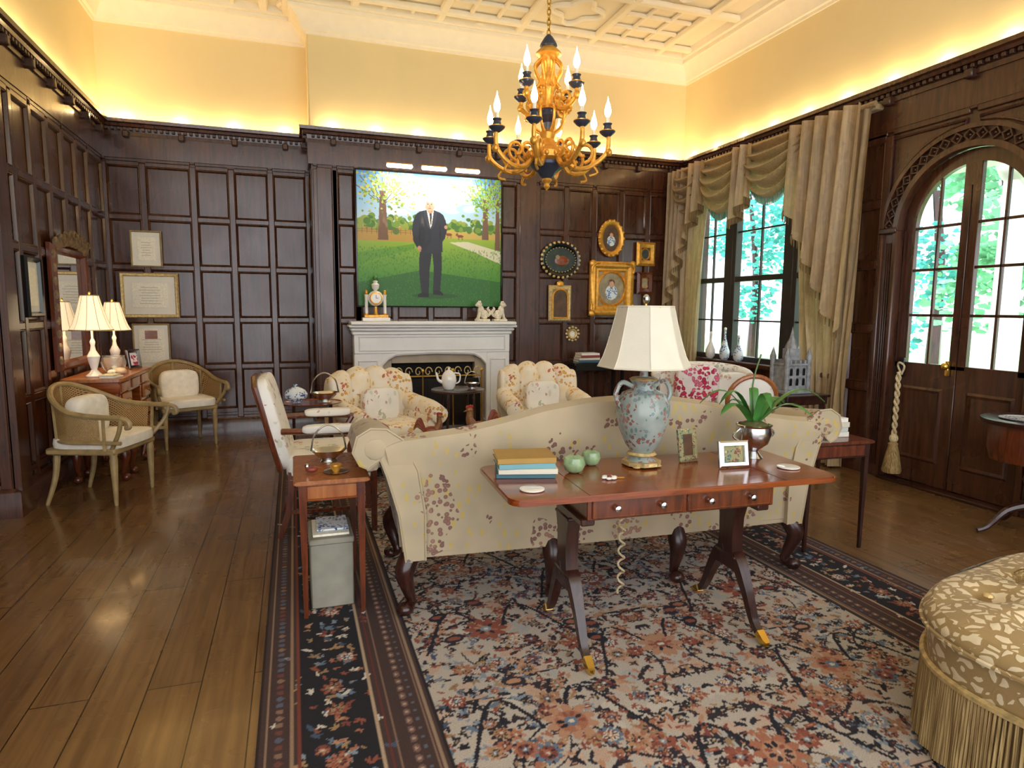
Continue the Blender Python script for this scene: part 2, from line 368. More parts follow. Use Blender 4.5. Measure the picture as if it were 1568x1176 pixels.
b.M=Fr((0,Y1,0),(1,0),(0,-1)); cs=[XL+.02,-1.46,-.98,-.60,-.20,XB-.03]
panels(b,cs,ROWS,sw=.06); panels(b,[XL+.02,-.98,-.20,XB-.03],FRZ,sw=.05)
b.M=Matrix.Identity(4)
b.box(((XL+XB)/2,Y1-.002,(3.34+CZ)/2),(XB-XL,.02,CZ-3.34),PLAST,.001); b.done('wall_back_alcove')
b=MB(); b.box(((XB+XR)/2+.1,Y2+.1+.1,2.3),(XR-XB+.2,.4,4.6),DW,.001)
b.M=Fr((0,Y2,0),(1,0),(0,-1))
panels(b,[.27,.47],[.2,.28,1.3,2.93],sw=.05); panels(b,[.47,.70],ROWS,sw=.06)
panels(b,[.70,1.11,1.52,1.93,2.36],ROWS,sw=.06); panels(b,[2.36,2.6],ROWS,sw=.06)
b.box((2.72,.015,1.6),(.22,.030,2.9),DW,.008); b.box((.36,.015,1.6),(.16,.030,2.7),DW,.008)
panels(b,[2.84,3.22,3.6,3.98,4.36,4.82],ROWS,sw=.06)
panels(b,[.27,.47,.70,1.52,2.36,2.84,3.6,4.36,4.82],FRZ,sw=.05)
b.M=Matrix.Identity(4)
b.M=Fr((XB,0,0),(0,1),(-1,0)); panels(b,[Y2+.05,Y1-.05],ROWS,sw=.06,proud=.012); b.M=Matrix.Identity(4)
b.box(((XB+XR)/2,Y2-.002,(3.34+CZ)/2),(XR-XB,.02,CZ-3.34),PLAST,.001)
b.box((XB-.002,(Y1+Y2)/2,(3.34+CZ)/2),(.02,Y1-Y2,CZ-3.34),PLAST,.001)
b.done('wall_back')
b=MB(); b.box((XL-.1,(YP+Y1)/2+.1,2.3),(.2,Y1-YP+.2,4.6),DW,.001)
b.box((-2.3,YP+.09,2.3),(1.0,.18,4.6),DW,.001)
b.M=Fr((XL,0,0),(0,1),(1,0))
panels(b,[YP+.05,5.5,5.86,6.22,6.58,6.94,7.3,Y1-.05],ROWS,sw=.06); panels(b,[YP+.05,5.86,6.58,7.3,Y1-.05],FRZ,sw=.05)
b.M=Fr((0,YP,0),(1,0),(0,-1)); panels(b,[-2.65,-2.3,XL-.04],[.2,.28,1.3,2.93,3.19],sw=.07)
b.M=Matrix.Identity(4)
b.box((XL+.002,(YP+Y1)/2,(3.34+CZ)/2),(.02,Y1-YP,CZ-3.34),PLAST,.001); b.box((-2.3,YP-.002,(3.34+CZ)/2),(.95,.02,CZ-3.34),PLAST,.001)
b.done('wall_left')
b=MB(); b.box((-2.8,1.8,2.3),(.2,6.6,4.6),PLAST,.001); b.box((-2.69,1.8,1.6),(.04,6.6,3.2),DW,.01); b.done('wall_left_near')
DYC,DR,DS=3.62,.56,2.13
WY0,WY1,WZ0,WZ1=4.72,7.12,.86,2.92
b=MB(); X0=XR; th=.2
def rb(y0,y1,z0,z1,m=DW): b.box((X0+th/2,(y0+y1)/2,(z0+z1)/2),(th,y1-y0,z1-z0),m,.001)
rb(-1.5,DYC-DR,0,4.6); rb(DYC+DR,WY0,0,4.6); rb(WY0,WY1,0,WZ0); rb(WY0,WY1,WZ1,4.6); rb(WY1,7.9,0,4.6)
n=24; pts=[(DYC+DR*cos(pi*k/n),DS+DR*sin(pi*k/n)) for k in range(n+1)]
for k in range(n):
    (ya,za),(yb,zb)=pts[k],pts[k+1]
    vs=[(X0,ya,za),(X0,yb,zb),(X0,yb,4.6),(X0,ya,4.6),(X0+th,ya,za),(X0+th,yb,zb),(X0+th,yb,4.6),(X0+th,ya,4.6)]
    b.add(vs,[(0,1,2,3),(4,5,6,7),(0,1,5,4)],DW)
b.M=Fr((XR,0,0),(0,1),(-1,0))
panels(b,[4.33,4.66],ROWS); panels(b,[7.17,7.42],ROWS,sw=.05)
panels(b,[2.5,2.85],ROWS)
panels(b,[2.5,2.9,3.62,4.33,4.7,5.5,6.3,7.1,7.42],FRZ,sw=.06)
b.box((2.88,.018,1.5),(.07,.036,2.9),DW,.008)
for sg in (-1,1):
    arc=[(DYC+sg*.74*cos(a),DS+.74*sin(a)) for a in np.linspace(.25,pi/2-.08,9)]
    loop=[(y,.012,z) for y,z in arc]+[(DYC+sg*.05,.012,2.9),(DYC+sg*.68,.012,2.9)]
    b.tube(loop,.012,DW,6,closed=True)
b.M=Matrix.Identity(4)
b.box((XR-.002,3.0,(3.34+CZ)/2),(.02,9.0,CZ-3.34),PLAST,.001); b.done('wall_right')
b=MB(); b.M=Fr((XR,DYC,0),(0,1),(-1,0))
def annulus(r0,r1,y0,y1,mat,z=DS,n=36,a0=0,a1=pi):
    vs=[];fs=[]
    for k in range(n+1):
        a=a0+(a1-a0)*k/n
        for r,y in ((r0,y0),(r0,y1),(r1,y1),(r1,y0)): vs.append((r*cos(a),y,z+r*sin(a)))
    for k in range(n):
        for j in range(4): fs.append((k*4+j,k*4+(j+1)%4,k*4+4+(j+1)%4,k*4+4+j))
    b.add(vs,fs,mat)
annulus(DR-.01,DR+.035,-.01,.05,DW); annulus(DR+.035,DR+.13,0,.02,DW2); annulus(DR+.125,DR+.16,0,.05,DW)
for k in range(21):
    a=pi*(k+.5)/21; r=DR+.08
    M=T((r*cos(a),.02,DS+r*sin(a)))@Matrix.Rotation(-a+pi/4,4,'Y')
    b.ring(.075,.075,[(0,.0),(.004,.025),(.014,.025),(.018,0)],DW2,M=M); b.sell((0,.01,0),(.012,.012,.012),DW2,nu=8,nv=6,M=M)
for sg in (-1,1):
    b.box((sg*(DR+.012),.025,DS/2),(.045,.05,DS),DW,.01); b.box((sg*(DR+.08),.012,DS/2),(.09,.024,DS),DW,.004); b.box((sg*(DR+.142),.025,DS/2),(.035,.05,DS),DW,.008)
    for q in range(-1,2): b.box((sg*(DR+.08)+q*.022,.028,DS/2),(.01,.012,DS-.2),DW2,.004)
    b.box((sg*(DR+.08),.03,DS),(.17,.07,.05),DW2,.01)
b.done('trim_door_arch')
b=MB(); b.box((XR+.1,DYC,.012),(.34,DR*2,.022),DMAH,.004); b.box((XR+.16,DYC,.05),(.08,DR*2,.06),DMAH,.004); b.done('trim_threshold')
b=MB(); b.M=Fr((XR+.06,DYC,0),(0,1),(-1,0)); R=DR-.01
for sg in (-1,1):
    b.box((sg*R/2,0,.525),(R-.006,.045,1.0),DW,.004)
    b.ring(.36,.62,[(0,.022),(.02,.034),(.04,.024),(.055,.01)],DW,c=(sg*R/2,0,.52)); 
    b.box((sg*.035,0,(1.0+2.6)/2),(.064,.045,1.62),DW,.004)
    b.box((sg*(R-.05),0,1.56),(.10,.045,1.16),DW,.004)
    gw=(R-.1-.067)
    b.box((sg*(.067+gw/2),0,1.75),(.02,.03,1.56),DW,.004)
    for z in (1.42,1.79,2.13): b.box((sg*(.067+gw/2),0,z),(gw,.03,.022),DW,.004)
annulus(R-.10,R,-.022,.022,DW)
b.box((0,.001,DS+.38),(.07,.045,.2),DW,.004)
b.box((.06,.04,1.0),(.03,.03,.12),BRASS,.006); b.sell((.06,.07,1.02),(.03,.03,.03),BRASS,nu=10,nv=8)
b.box((.46,.04,.98),(.05,.03,.16),EBO,.005)
b.done('door_1')
WF=simple('window_frame_dark',hx('#33302e'),.4)
b=MB(); b.M=Fr((XR,0,0),(0,1),(-1,0))
for y0,y1 in ((WY0,5.42),(5.5,6.4),(6.48,WY1)):
    for y in (y0+.03,y1-.03): b.box((y,-.06,(WZ0+WZ1)/2),(.06,.09,WZ1-WZ0),WF,.005)
    for z in (WZ0+.03,WZ1-.03): b.box(((y0+y1)/2,-.06,z),(y1-y0,.088,.06),WF,.005)
    b.box(((y0+y1)/2,-.055,1.81),(y1-y0,.07,.06),WF,.005)
    b.box(((y0+y1)/2,-.06,(WZ0+WZ1)/2),(.018,.03,WZ1-WZ0),WF,.003)
    for z in (1.33,2.35): b.box(((y0+y1)/2,-.06,z),(y1-y0,.028,.018),WF,.003)
for y in (5.46,6.44): b.box((y,-.06,(WZ0+WZ1)/2),(.09,.1,WZ1-WZ0),WF,.008)
b.done('window_1')
b=MB(); b.M=Fr((XR,0,0),(0,1),(-1,0))
b.box(((WY0+WY1)/2,.045,WZ0-.02),(WY1-WY0+.1,.17,.05),DW,.01)
for y in (WY0-.02,WY1+.02): b.box((y,.02,(WZ0+WZ1)/2+.03),(.09,.05,WZ1-WZ0),DW,.01)
b.done('trim_window_sill')

# ---------------------------------------------------------------- outside
b=MB(); GR=simple('lawn',hx('#93bf88'),.95,var=.2,scale=3); b.box((24.9,4,-.35),(39,60,.1),GR,.001); b.done('lawn')
def leafm(name,col,var):
    a=N(name); n=a.n('ShaderNodeTexNoise',Scale=1.6,Detail=4.); a.l(a.co(),n.inputs['Vector'])
    c=a.ramp(n.outputs['Fac'],[(.35,tuple(x*.5 for x in col)),(.6,tuple(min(1,x*1.2) for x in col))]); a.set(Base_Color=c,Roughness=.7)
    tr=a.n('ShaderNodeBsdfTranslucent'); a.l(c,tr.inputs[0]); mx=a.n('ShaderNodeMixShader',Fac=.5); a.l(a.b.outputs[0],mx.inputs[1]); a.l(tr.outputs[0],mx.inputs[2]); a.l(mx.outputs[0],a.out.inputs[0]); return a.m
def tree_out(name,x,y0,y1,z1,seed,col,nn):
    r=np.random.default_rng(seed); b=MB(); fm=leafm(name+'_leaf',col,.4)
    vs=[];fs=[]
    cl=[(x+r.normal()*.8,r.uniform(y0,y1),.9+(z1-.9)*r.random()**.85,r.uniform(.5,1.1)) for _ in range(26)]
    for i in range(nn):
        cc=cl[r.integers(len(cl))]; d=r.normal(size=3); d/=np.linalg.norm(d); c=np.array(cc[:3])+d*cc[3]*r.uniform(.6,1.); c[2]=max(.15,c[2]); s=r.uniform(.07,.15); a=r.normal(size=3);a/=np.linalg.norm(a); u=np.cross(a,[0,0,1.]);u/=np.linalg.norm(u)+1e-6; w=np.cross(a,u)
        o=len(vs)
        for k in range(5): t=2*pi*k/5; vs.append(tuple(c+(u*cos(t)+w*sin(t)*.6)*s))
        fs.append(tuple(range(o,o+5)))
    b.add(vs,fs,fm)
    for k in range(3): yy_=y0+(y1-y0)*(k+.5)/3; b.tube(crv([(x,yy_,-.27),(x,yy_,.5),(x+.1,yy_+.1,z1*.4),(x-.1,yy_+.4,z1*.8)],4),[.18,.16,.12,.05],DMAH,8)
    b.done(name,recalc=False)
tree_out('garden_tree',13,2,10,6.5,1,hx('#88c8a0'),3600); tree_out('garden_tree.001',15,10,20,7,2,hx('#5cb8b4'),4600); tree_out('garden_tree.002',12,-5,3,5.5,3,hx('#6cc4bc'),3200)
b=MB(); b.lathe([(.2,-.29),(.2,-.15),(.15,-.1),(.13,1.5),(.12,2.9),(.16,2.95),(.2,3.05),(.2,3.15)],WHITE,(7.6,5.1,0),24); b.box((7.6,3,3.4),(.5,9,.5),WHITE,.02); b.done('porch_column')

# ---------------------------------------------------------------- numpy painter
class Cv:
    def __init__(s,w,h,res,base):
        s.W=int(w/res);s.H=int(h/res);s.res=res;s.a=np.zeros((s.H,s.W,3));s.a[:]=base
    def ell(s,cx,cy,a,b,th,col,al=1.):
        R=max(a,b)/s.res+1; x0,x1=max(0,int(cx/s.res-R)),min(s.W,int(cx/s.res+R)+2); y0,y1=max(0,int(cy/s.res-R)),min(s.H,int(cy/s.res+R)+2)
        if x0>=x1 or y0>=y1: return
        yy,xx=np.mgrid[y0:y1,x0:x1]*s.res; dx=xx-cx;dy=yy-cy; c,q=cos(th),sin(th)
        m=((dx*c+dy*q)/a)**2+((-dx*q+dy*c)/b)**2<1; s.a[y0:y1,x0:x1][m]=s.a[y0:y1,x0:x1][m]*(1-al)+np.array(col)*al
    def line(s,pts,w,col):
        for (x0,y0),(x1,y1) in zip(pts[:-1],pts[1:]):
            n=max(2,int(math.hypot(x1-x0,y1-y0)/(w*.7)))
            for k in range(n): t=k/n; s.ell(x0+(x1-x0)*t,y0+(y1-y0)*t,w/2,w/2,0,col)
    def poly(s,pts,col,al=1.):
        yy,xx=np.mgrid[0:s.H,0:s.W]*s.res; m=np.zeros((s.H,s.W),bool); n=len(pts)
        for i in range(n):
            xi,yi=pts[i];xj,yj=pts[i-1]
            if yi==yj: continue
            m^=((yi>yy)!=(yj>yy))&(xx<(xj-xi)*(yy-yi)/(yj-yi)+xi)
        s.a[m]=s.a[m]*(1-al)+np.array(col)*al
    def mesh(s,name,P,mat):
        H,W=s.H,s.W; vv,uu=np.mgrid[0:H,0:W]; X,Y,Z=P(uu/(W-1),vv/(H-1)); co=np.stack([X,Y,Z],-1).reshape(-1,3).astype(np.float32)
        idx=np.arange(H*W).reshape(H,W); q=np.stack([idx[:-1,:-1],idx[:-1,1:],idx[1:,1:],idx[1:,:-1]],-1).reshape(-1,4)
        me=bpy.data.meshes.new(name); me.vertices.add(H*W); me.vertices.foreach_set('co',co.ravel()); nf=len(q)
        me.loops.add(nf*4); me.loops.foreach_set('vertex_index',q.ravel().astype(np.int32)); me.polygons.add(nf); me.polygons.foreach_set('loop_start',np.arange(0,nf*4,4,dtype=np.int32))
        me.update(calc_edges=True); ca=me.color_attributes.new('Col','FLOAT_COLOR','POINT')
        lin=np.where(s.a<=.04045,s.a/12.92,((s.a+.055)/1.055)**2.4); ca.data.foreach_set('color',np.concatenate([lin,np.ones((H,W,1))],-1).ravel().astype(np.float32))
        me.materials.append(mat); ob=bpy.data.objects.new(name,me); sc.collection.objects.link(ob); return ob
def h8(s): s=s.lstrip('#'); return tuple(int(s[i:i+2],16)/255 for i in (0,2,4))
RX0,RX1,RY0,RY1=-.16,3.1,.3,6.2; RW,RL=RX1-RX0,RY1-RY0
c=Cv(RW,RL,.006,h8('#bcb0a2'))
ink=[h8(x) for x in ('#1d1c26','#2a2530','#33282c')]; rust=[h8(x) for x in ('#92503e','#a86c52','#80443a','#b98a6c')]; blue=[h8(x) for x in ('#46566c','#66788c','#8795a0')]; ivory=h8('#d4cbbd'); tan=[h8('#a8875f'),h8('#9a7c5e')]
pick=lambda l:l[rng.integers(len(l))]
def leaf(x,y,s,th,col):
    c.ell(x,y,s,s*.36,th,col)
    if rng.random()<.6: c.ell(x+cos(th+.9)*s*.7,y+sin(th+.9)*s*.7,s*.55,s*.22,th+.9,col)
    if rng.random()<.4: c.ell(x-cos(th-.9)*s*.7,y-sin(th-.9)*s*.7,s*.5,s*.2,th-.9,col)
    if rng.random()<.35: c.ell(x,y,s*.45,s*.14,th,pick(rust+tan))
def rosette(x,y,s,k=None,o=None):
    o=o or pick(rust+blue+ink); k=k or rng.integers(6,11); ph=rng.random()*3
    for j in range(k):
        a=2*pi*j/k+ph; c.ell(x+cos(a)*s*.68,y+sin(a)*s*.68,s*.36,s*.2,a,o)
    c.ell(x,y,s*.62,s*.62,0,pick([ivory]+tan+rust)); 
    for j in range(k):
        a=2*pi*(j+.5)/k+ph; c.ell(x+cos(a)*s*.42,y+sin(a)*s*.42,s*.16,s*.09,a,pick(ink+rust))
    c.ell(x,y,s*.26,s*.26,0,pick(rust+blue)); c.ell(x,y,s*.12,s*.12,0,ivory)
HX=RW/2
for i in range(260):
    c.ell(rng.uniform(.6,HX),rng.uniform(.6,RL-.6),rng.uniform(.03,.07),rng.uniform(.02,.04),rng.uniform(0,3),pick([h8('#c6a58e'),h8('#a9aaa6'),h8('#cbc2b4'),h8('#c09a80')]),.7)
for i in range(46):
    x,y=rng.uniform(.6,HX),rng.uniform(.6,RL-.6); r=rng.uniform(.2,.5); a0=rng.uniform(0,6.3); da=rng.choice([-1,1])*rng.uniform(1.5,3.2)
    P=[(x+cos(a0+da*t)*r*(1-t*.5),y+sin(a0+da*t)*r*(1-t*.5)) for t in np.linspace(0,1,16)]
    c.line(P,rng.uniform(.008,.016),pick(ink+rust[:1]))
for i in range(5000):
    x,y=rng.uniform(.55,HX+.05),rng.uniform(.55,RL-.55); g=.5+.5*sin(x*5+1)*cos(y*3.3)
    leaf(x,y,rng.uniform(.011,.027),rng.uniform(0,6.3),pick(ink+ink+(rust if g>.35 else blue+rust[:1])+[pick(tan)]))
for i in range(260):
    rosette(rng.uniform(.65,HX),rng.uniform(.65,RL-.65),rng.uniform(.025,.052))
for i in range(24):
    x,y=rng.uniform(.7,HX),rng.uniform(.7,RL-.7); c.ell(x,y,.05,.032,rng.uniform(0,3),pick(ink)); c.ell(x,y,.03,.016,0,pick(rust))
for y in np.arange(.9,RL-.5,.72):
    for x in (.98,HX):
        yy_=y+(.36 if x>1 else 0)
        for sg in (-1,1):
            P=[(x+.04*sg+ .3*t*sg,yy_+.2*sin(t*4)) for t in np.linspace(0,1,10)]; c.line(P,.016,ink[0])
        rosette(x+rng.normal()*.03,yy_,.095,10,pick(rust))
yy,xx=np.mgrid[0:c.H,0:c.W]*c.res; D=np.minimum(np.minimum(xx,RW-xx),np.minimum(yy,RL-yy))
main=(D>.14)&(D<.39)
c.a[D<.6]=h8('#46322e')
c.a[main]=h8('#1c1a20')
def border(d,step,fn):
    for y in np.arange(d,RL-d,step): fn(d,y,pi/2)
    for x in np.arange(d,RW/2+.1,step): fn(x,d,0); fn(x,RL-d,0)
def mb_(x,y,th):
    q=rng.random()
    for k in range(8):
        leaf(x+rng.normal()*.065,y+rng.normal()*.06,rng.uniform(.012,.026),rng.uniform(0,6.3),pick(blue+rust+tan+[ivory]))
    if q<.35: rosette(x+rng.normal()*.03,y,.042)
border(.265,.07,mb_)
border(.07,.04,lambda x,y,t:c.ell(x,y,.014,.014,0,pick([h8('#8a6a58'),h8('#6f4038'),h8('#5a5f70')])))
border(.5,.05,lambda x,y,t:(c.ell(x,y,.02,.013,t,h8('#7a5a50')),c.ell(x,y,.007,.007,0,h8('#b09a86')),c.ell(x+.03*sin(t),y+.03*cos(t),.008,.008,0,h8('#5c6470'))))
for d0,d1,cc in ((0,.012,'#2a1a16'),(.025,.033,'#9a7c62'),(.108,.116,'#9a7c62'),(.13,.142,'#7a3a2c'),(.39,.40,'#b79c80'),(.415,.425,'#6f2f28'),(.44,.446,'#8a6a58'),(.555,.561,'#8a6a58'),(.57,.578,'#9a8068'),(.592,.602,'#241c20')):
    c.a[(D>=d0)&(D<d1)]=h8(cc)
hw=c.W//2; c.a[:,c.W-hw:]=c.a[:,:hw][:,::-1]
rug=c.mesh('persian_rug',lambda u,v:(RX0+RW*u,RY0+RL*v,np.full_like(u,.007)),RUGM)
# ---- portrait
PX0,PX1,PZ0,PZ1=.69,2.35,1.47,2.94
PW,PH=PX1-PX0,PZ1-PZ0
p=Cv(PW,PH,.0045,h8('#7fb4e0')); yy,xx=np.mgrid[0:p.H,0:p.W]; v=yy/p.H; u=xx/p.W
p.a[:]=np.array(h8('#5aa2e6'))*(1-np.clip(v/.4,0,1))[...,None]+np.array(h8('#d6ecf6'))*np.clip(v/.4,0,1)[...,None]
def E(cu,cv,a,bb,col,th=0,al=1.): p.ell(cu*PW,cv*PH,a*PW,bb*PH,th,h8(col),al)
for i in range(90): E(rng.uniform(.2,.85),rng.uniform(.05,.27)+.03*rng.normal(),rng.uniform(.03,.09),rng.uniform(.012,.035),'#fafcfc',0,.4)
m=v>.40; g=np.clip((v-.40)/.45,0,1)[...,None]; p.a[m]=(np.array(h8('#b4c83e'))*(1-g)+np.array(h8('#3c8a22'))*g)[m]
m=(v>.40)&(v<.51)&(u<.38); p.a[m]=h8('#c09a4a'); m=(v>.41)&(v<.47)&(u>.55); p.a[m]=h8('#d2b55a')
p.poly([(0,.60*PH),(.38*PW,.52*PH),(.38*PW,.56*PH),(.0,.68*PH)],h8('#5f9a2c'),.7)
p.poly([(0,.82*PH),(.42*PW,.72*PH),(1*PW,.80*PH),(1*PW,PH),(0,PH)],h8('#22601c'),.7)
for i in range(160): E(rng.uniform(0,1),.375+.022*rng.normal(),rng.uniform(.012,.03),rng.uniform(.012,.03),['#4f7f2c','#7a9e38','#9aaa48','#4a7a2a'][i%4])
for i in range(12): p.line([(i*.032*PW,.41*PH),(i*.032*PW,.46*PH)],.006,h8('#7a5a3a'))
for q in (.425,.44): p.line([(0,q*PH),(.38*PW,q*PH)],.005,h8('#7a5a3a'))
p.poly([(.62*PW,.5*PH),(.75*PW,.49*PH),(1*PW,.56*PH),(1*PW,.66*PH),(.8*PW,.57*PH)],h8('#e6e0c0'))
def tree(cu,w,top,base,cols,n,sx):
    p.poly([((cu-w)*PW,base*PH),((cu-w*.5)*PW,top*PH),((cu+w*.5)*PW,top*PH),((cu+w)*PW,base*PH)],h8('#7a5a44'))
    for k in range(9):
        a=-pi/2+(k-4)*.3; p.line([(cu*PW,(top+.1)*PH),((cu+cos(a)*sx*1.1)*PW,(top+.06+sin(a)*.26)*PH)],.010,h8('#6a4e3a'))
    for i in range(n): E(cu+rng.normal()*sx*.6,top-.02+rng.normal()*.08,rng.uniform(.004,.012),rng.uniform(.004,.011),cols[i%len(cols)])
tree(.17,.035,.14,.5,['#8fae3e','#b9c458','#6f8d36','#d2ca74'],340,.17)
tree(.88,.025,.16,.47,['#7fae40','#afc85a','#66902f'],220,.12); tree(.97,.02,.14,.55,['#7fae40','#9ac050'],160,.08)
for hu,hv in ((.62,.44),(.70,.45)):
    E(hu,hv,.022,.011,'#8a4a28'); E(hu-.024,hv-.012,.008,.012,'#8a4a28',.5)
    for k in (-.014,-.008,.01,.016): p.line([((hu+k)*PW,hv*PH),((hu+k)*PW,(hv+.03)*PH)],.005,h8('#7a3e20'))
for i in range(2000):
    q=rng.uniform(.55,1); E(rng.uniform(0,1),q,.003,.007,['#4f9a2c','#3a8024','#2a6a1c'][i%3],0,.45)
E(.52,.915,.16,.02,'#1f4d1b',0,.6)
S=lambda pts,col:p.poly([(a*PW,b_*PH) for a,b_ in pts],h8(col))
S([(.425,.50),(.412,.62),(.41,.74),(.425,.90),(.475,.90),(.482,.72),(.50,.58),(.512,.70),(.505,.88),(.555,.88),(.568,.70),(.565,.50)],'#1f222c')
S([(.40,.905),(.43,.89),(.475,.895),(.475,.925),(.40,.925)],'#0e0e12'); S([(.505,.875),(.55,.87),(.575,.895),(.575,.91),(.505,.905)],'#0e0e12')
S([(.445,.268),(.415,.278),(.39,.30),(.37,.36),(.365,.42),(.372,.50),(.40,.555),(.42,.545),(.425,.58),(.50,.59),(.575,.575),(.572,.50),(.592,.47),(.605,.40),(.598,.34),(.58,.295),(.555,.275),(.52,.263)],'#242836')
S([(.415,.36),(.408,.47),(.418,.53),(.424,.44)],'#151820'); S([(.556,.36),(.566,.44),(.56,.50),(.552,.44)],'#151820')
S([(.46,.265),(.515,.262),(.505,.36),(.49,.40)],'#eeeae2'); S([(.484,.285),(.50,.285),(.498,.36),(.49,.38)],'#303848')
S([(.445,.268),(.465,.262),(.492,.41),(.47,.385),(.452,.33)],'#323748'); S([(.515,.262),(.54,.27),(.53,.33),(.515,.385),(.495,.41)],'#323748')
E(.49,.265,.02,.022,'#c98e70'); E(.487,.222,.034,.05,'#dfa586'); E(.495,.225,.02,.035,'#e6b294',0,.6); E(.487,.182,.035,.024,'#dcd7ce'); E(.454,.208,.009,.028,'#d2cdc4'); E(.519,.208,.009,.028,'#d2cdc4')
E(.474,.218,.005,.004,'#3a2a22'); E(.499,.218,.005,.004,'#3a2a22'); E(.474,.208,.009,.002,'#9a8a7a'); E(.499,.208,.009,.002,'#9a8a7a'); E(.487,.233,.005,.012,'#cf9074'); E(.487,.25,.012,.003,'#9a4a3e')
E(.413,.553,.014,.018,'#d09a7c'); E(.415,.57,.009,.012,'#c48c70'); E(.598,.385,.012,.014,'#d09a7c')
b=MB(); po=((PX0+PX1)/2,Y2-.0602,(PZ0+PZ1)/2); b.M=Fr(po,(1,0),(0,-1))
b.ring(PW+.03,PH+.03,[(0,-.03),(0,.045),(.015,.05),(.017,.038)],EBO); b.box((0,0,0),(PW,.06,PH),EBO,.004)
fr=b.done('portrait_painting',po)
can=p.mesh('canvas',lambda u,v:(-PW/2+PW*u,np.full_like(u,-.036),PH/2-PH*v),PAINTM); can.parent=fr

# ---------------------------------------------------------------- fireplace
b=MB(); b.M=Fr((0,Y2-.032,0),(1,0),(0,-1)); ML,MR,OL,OR,OZ=.62,2.42,.92,2.14,.93
for a,c_ in ((ML,OL),(OR,MR)):
    m_=(a+c_)/2; b.box((m_,.1,.47),(c_-a,.2,.94),MARB,.006); b.ring(c_-a-.08,.7,[(0,.2),(.012,.212),(.024,.2),(.03,.201)],MARB,c=(m_,0,.52)); b.box((m_,.116,.07),(c_-a+.03,.228,.14),MARB,.008)
b.box(((ML+MR)/2,.104,1.05),(MR-ML,.208,.22),MARB,.006)
b.ring(MR-ML-.1,.17,[(0,.208),(.01,.218),(.02,.208)],MARB,c=((ML+MR)/2,0,1.05))
n=16; arch=[]
for k in range(n+1):
    t=k/n; x=OL+(OR-OL)*t; e=min(t,1-t); z=OZ-.12*max(0,1-e/.16)**2-.02*(abs(t-.5)*2); arch.append((x,z))
b.prismY([(OL,.98)]+arch+[(OR,.98)],.0,.195,MARB)
b.tube([(OL,.2,.12)]+[(x,.2,z+.02) for x,z in arch]+[(OR,.2,.12)],.014,MARB,6)
b.box(((ML+MR)/2,.12,1.17),(MR-ML+.04,.236,.04),MARB,.01); b.box(((ML+MR)/2,.14,1.21),(MR-ML+.08,.27,.04),MARB,.015); b.box(((ML+MR)/2,.16,1.245),(MR-ML+.12,.31,.03),MARB,.01)
b.box(((ML+MR)/2,.176,1.28),(1.88,.35,.04),MARB,.01)
b.box((OL+.06,.055,.45),(.12,.1,.9),SLIP,.004); b.box((OR-.06,.055,.45),(.12,.1,.9),SLIP,.004); b.box(((OL+OR)/2,.055,.87),(OR-OL-.24,.1,.10),SLIP,.004)
b.box(((OL+OR)/2,.006,.45),(OR-OL,.01,.9),BLACK,.001)
b.done('fireplace')
b=MB(); b.box((1.52,6.80,.010),(1.9,.46,.02),SLIP,.004); b.done('hearth_slab')
b=MB(); cx=1.5; yb=6.96
for k in range(2): b.tube([(cx-.5,yb,.06+k*.64),(cx+.5,yb,.06+k*.64)],.008,BRASS,6)
for x in (-.5,-.17,.17,.5): b.tube([(cx+x,yb,.03),(cx+x,yb,.74)],.008,BRASS,6); b.sell((cx+x,yb,.76),(.018,.018,.025),BRASS,nu=8,nv=6)
b.box((cx,yb+.005,.37),(.98,.003,.6),EBO,.001)
for i in range(9):
    x=cx-.44+i*.11
    b.tube([(x+.045*cos(t)*(1-t/9),yb-.01,.72+.06*sin(t)*(1-t/9)+.03) for t in np.linspace(0,7,16)],.006,GOLDP,5)
for x in (-.45,.45): b.tube([(cx+x,yb-.1,.033),(cx+x,yb+.04,.033)],.012,BRASS,6)
b.done('fire_screen')

# ---------------------------------------------------------------- framed things
def frame(name,x,z,w,h,prof,mat,inner,wall='back',shape='rect',y=None,extra=None,mw=0):
    b=MB(); off=.0305 if wall=='back' else .027
    if wall=='alc': M=Fr((x,Y1-off,z),(1,0),(0,-1)); o=(x,Y1-off,z)
    elif wall=='back': M=Fr((x,Y2-off,z),(1,0),(0,-1)); o=(x,Y2-off,z)
    else: M=Fr((XL+off,x,z),(0,1),(1,0)); o=(XL+off,x,z)
    b.M=M; b.ring(w,h,prof,mat,shape); i=prof[-1][0]
    def plate(w,h,y,m):
        if shape=='rect': b.box((0,y,0),(w,.006,h),m,.001)
        else: b.prismY([(w/2*cos(2*pi*k/36),h/2*sin(2*pi*k/36)) for k in range(36)],y-.003,y+.003,m)
    plate(w-2*i+.01,h-2*i+.01,.006,MATB if mw else inner)
    if mw: plate(w-2*i-2*mw,h-2*i-2*mw,.011,inner)
    if extra: extra(b)
    return b.done(name,o)
thin=[(0,0),(0,.022),(.008,.028),(.016,.02),(.018,.005)]; gl=[(0,0),(0,.02),(.012,.035),(.03,.03),(.04,.01)]
INK=simple('faded_ink',hx('#a49c8a'),.8)
def lines(b,w,h,n):
    for i in range(n): b.box((0,.0148,h/2-h*(i+.5)/n),(w*(.6+.4*random.random()),.001,.004),INK,.0003)
frame('framed_certificate',-1.46,2.05,.30,.38,thin,CREAMW,PAPER,'alc',mw=.05,extra=lambda b:lines(b,.12,.16,6))
frame('framed_certificate.001',-1.45,1.56,.56,.48,gl,GOLDP,PAPER,'alc',mw=.07,extra=lambda b:lines(b,.26,.2,7))
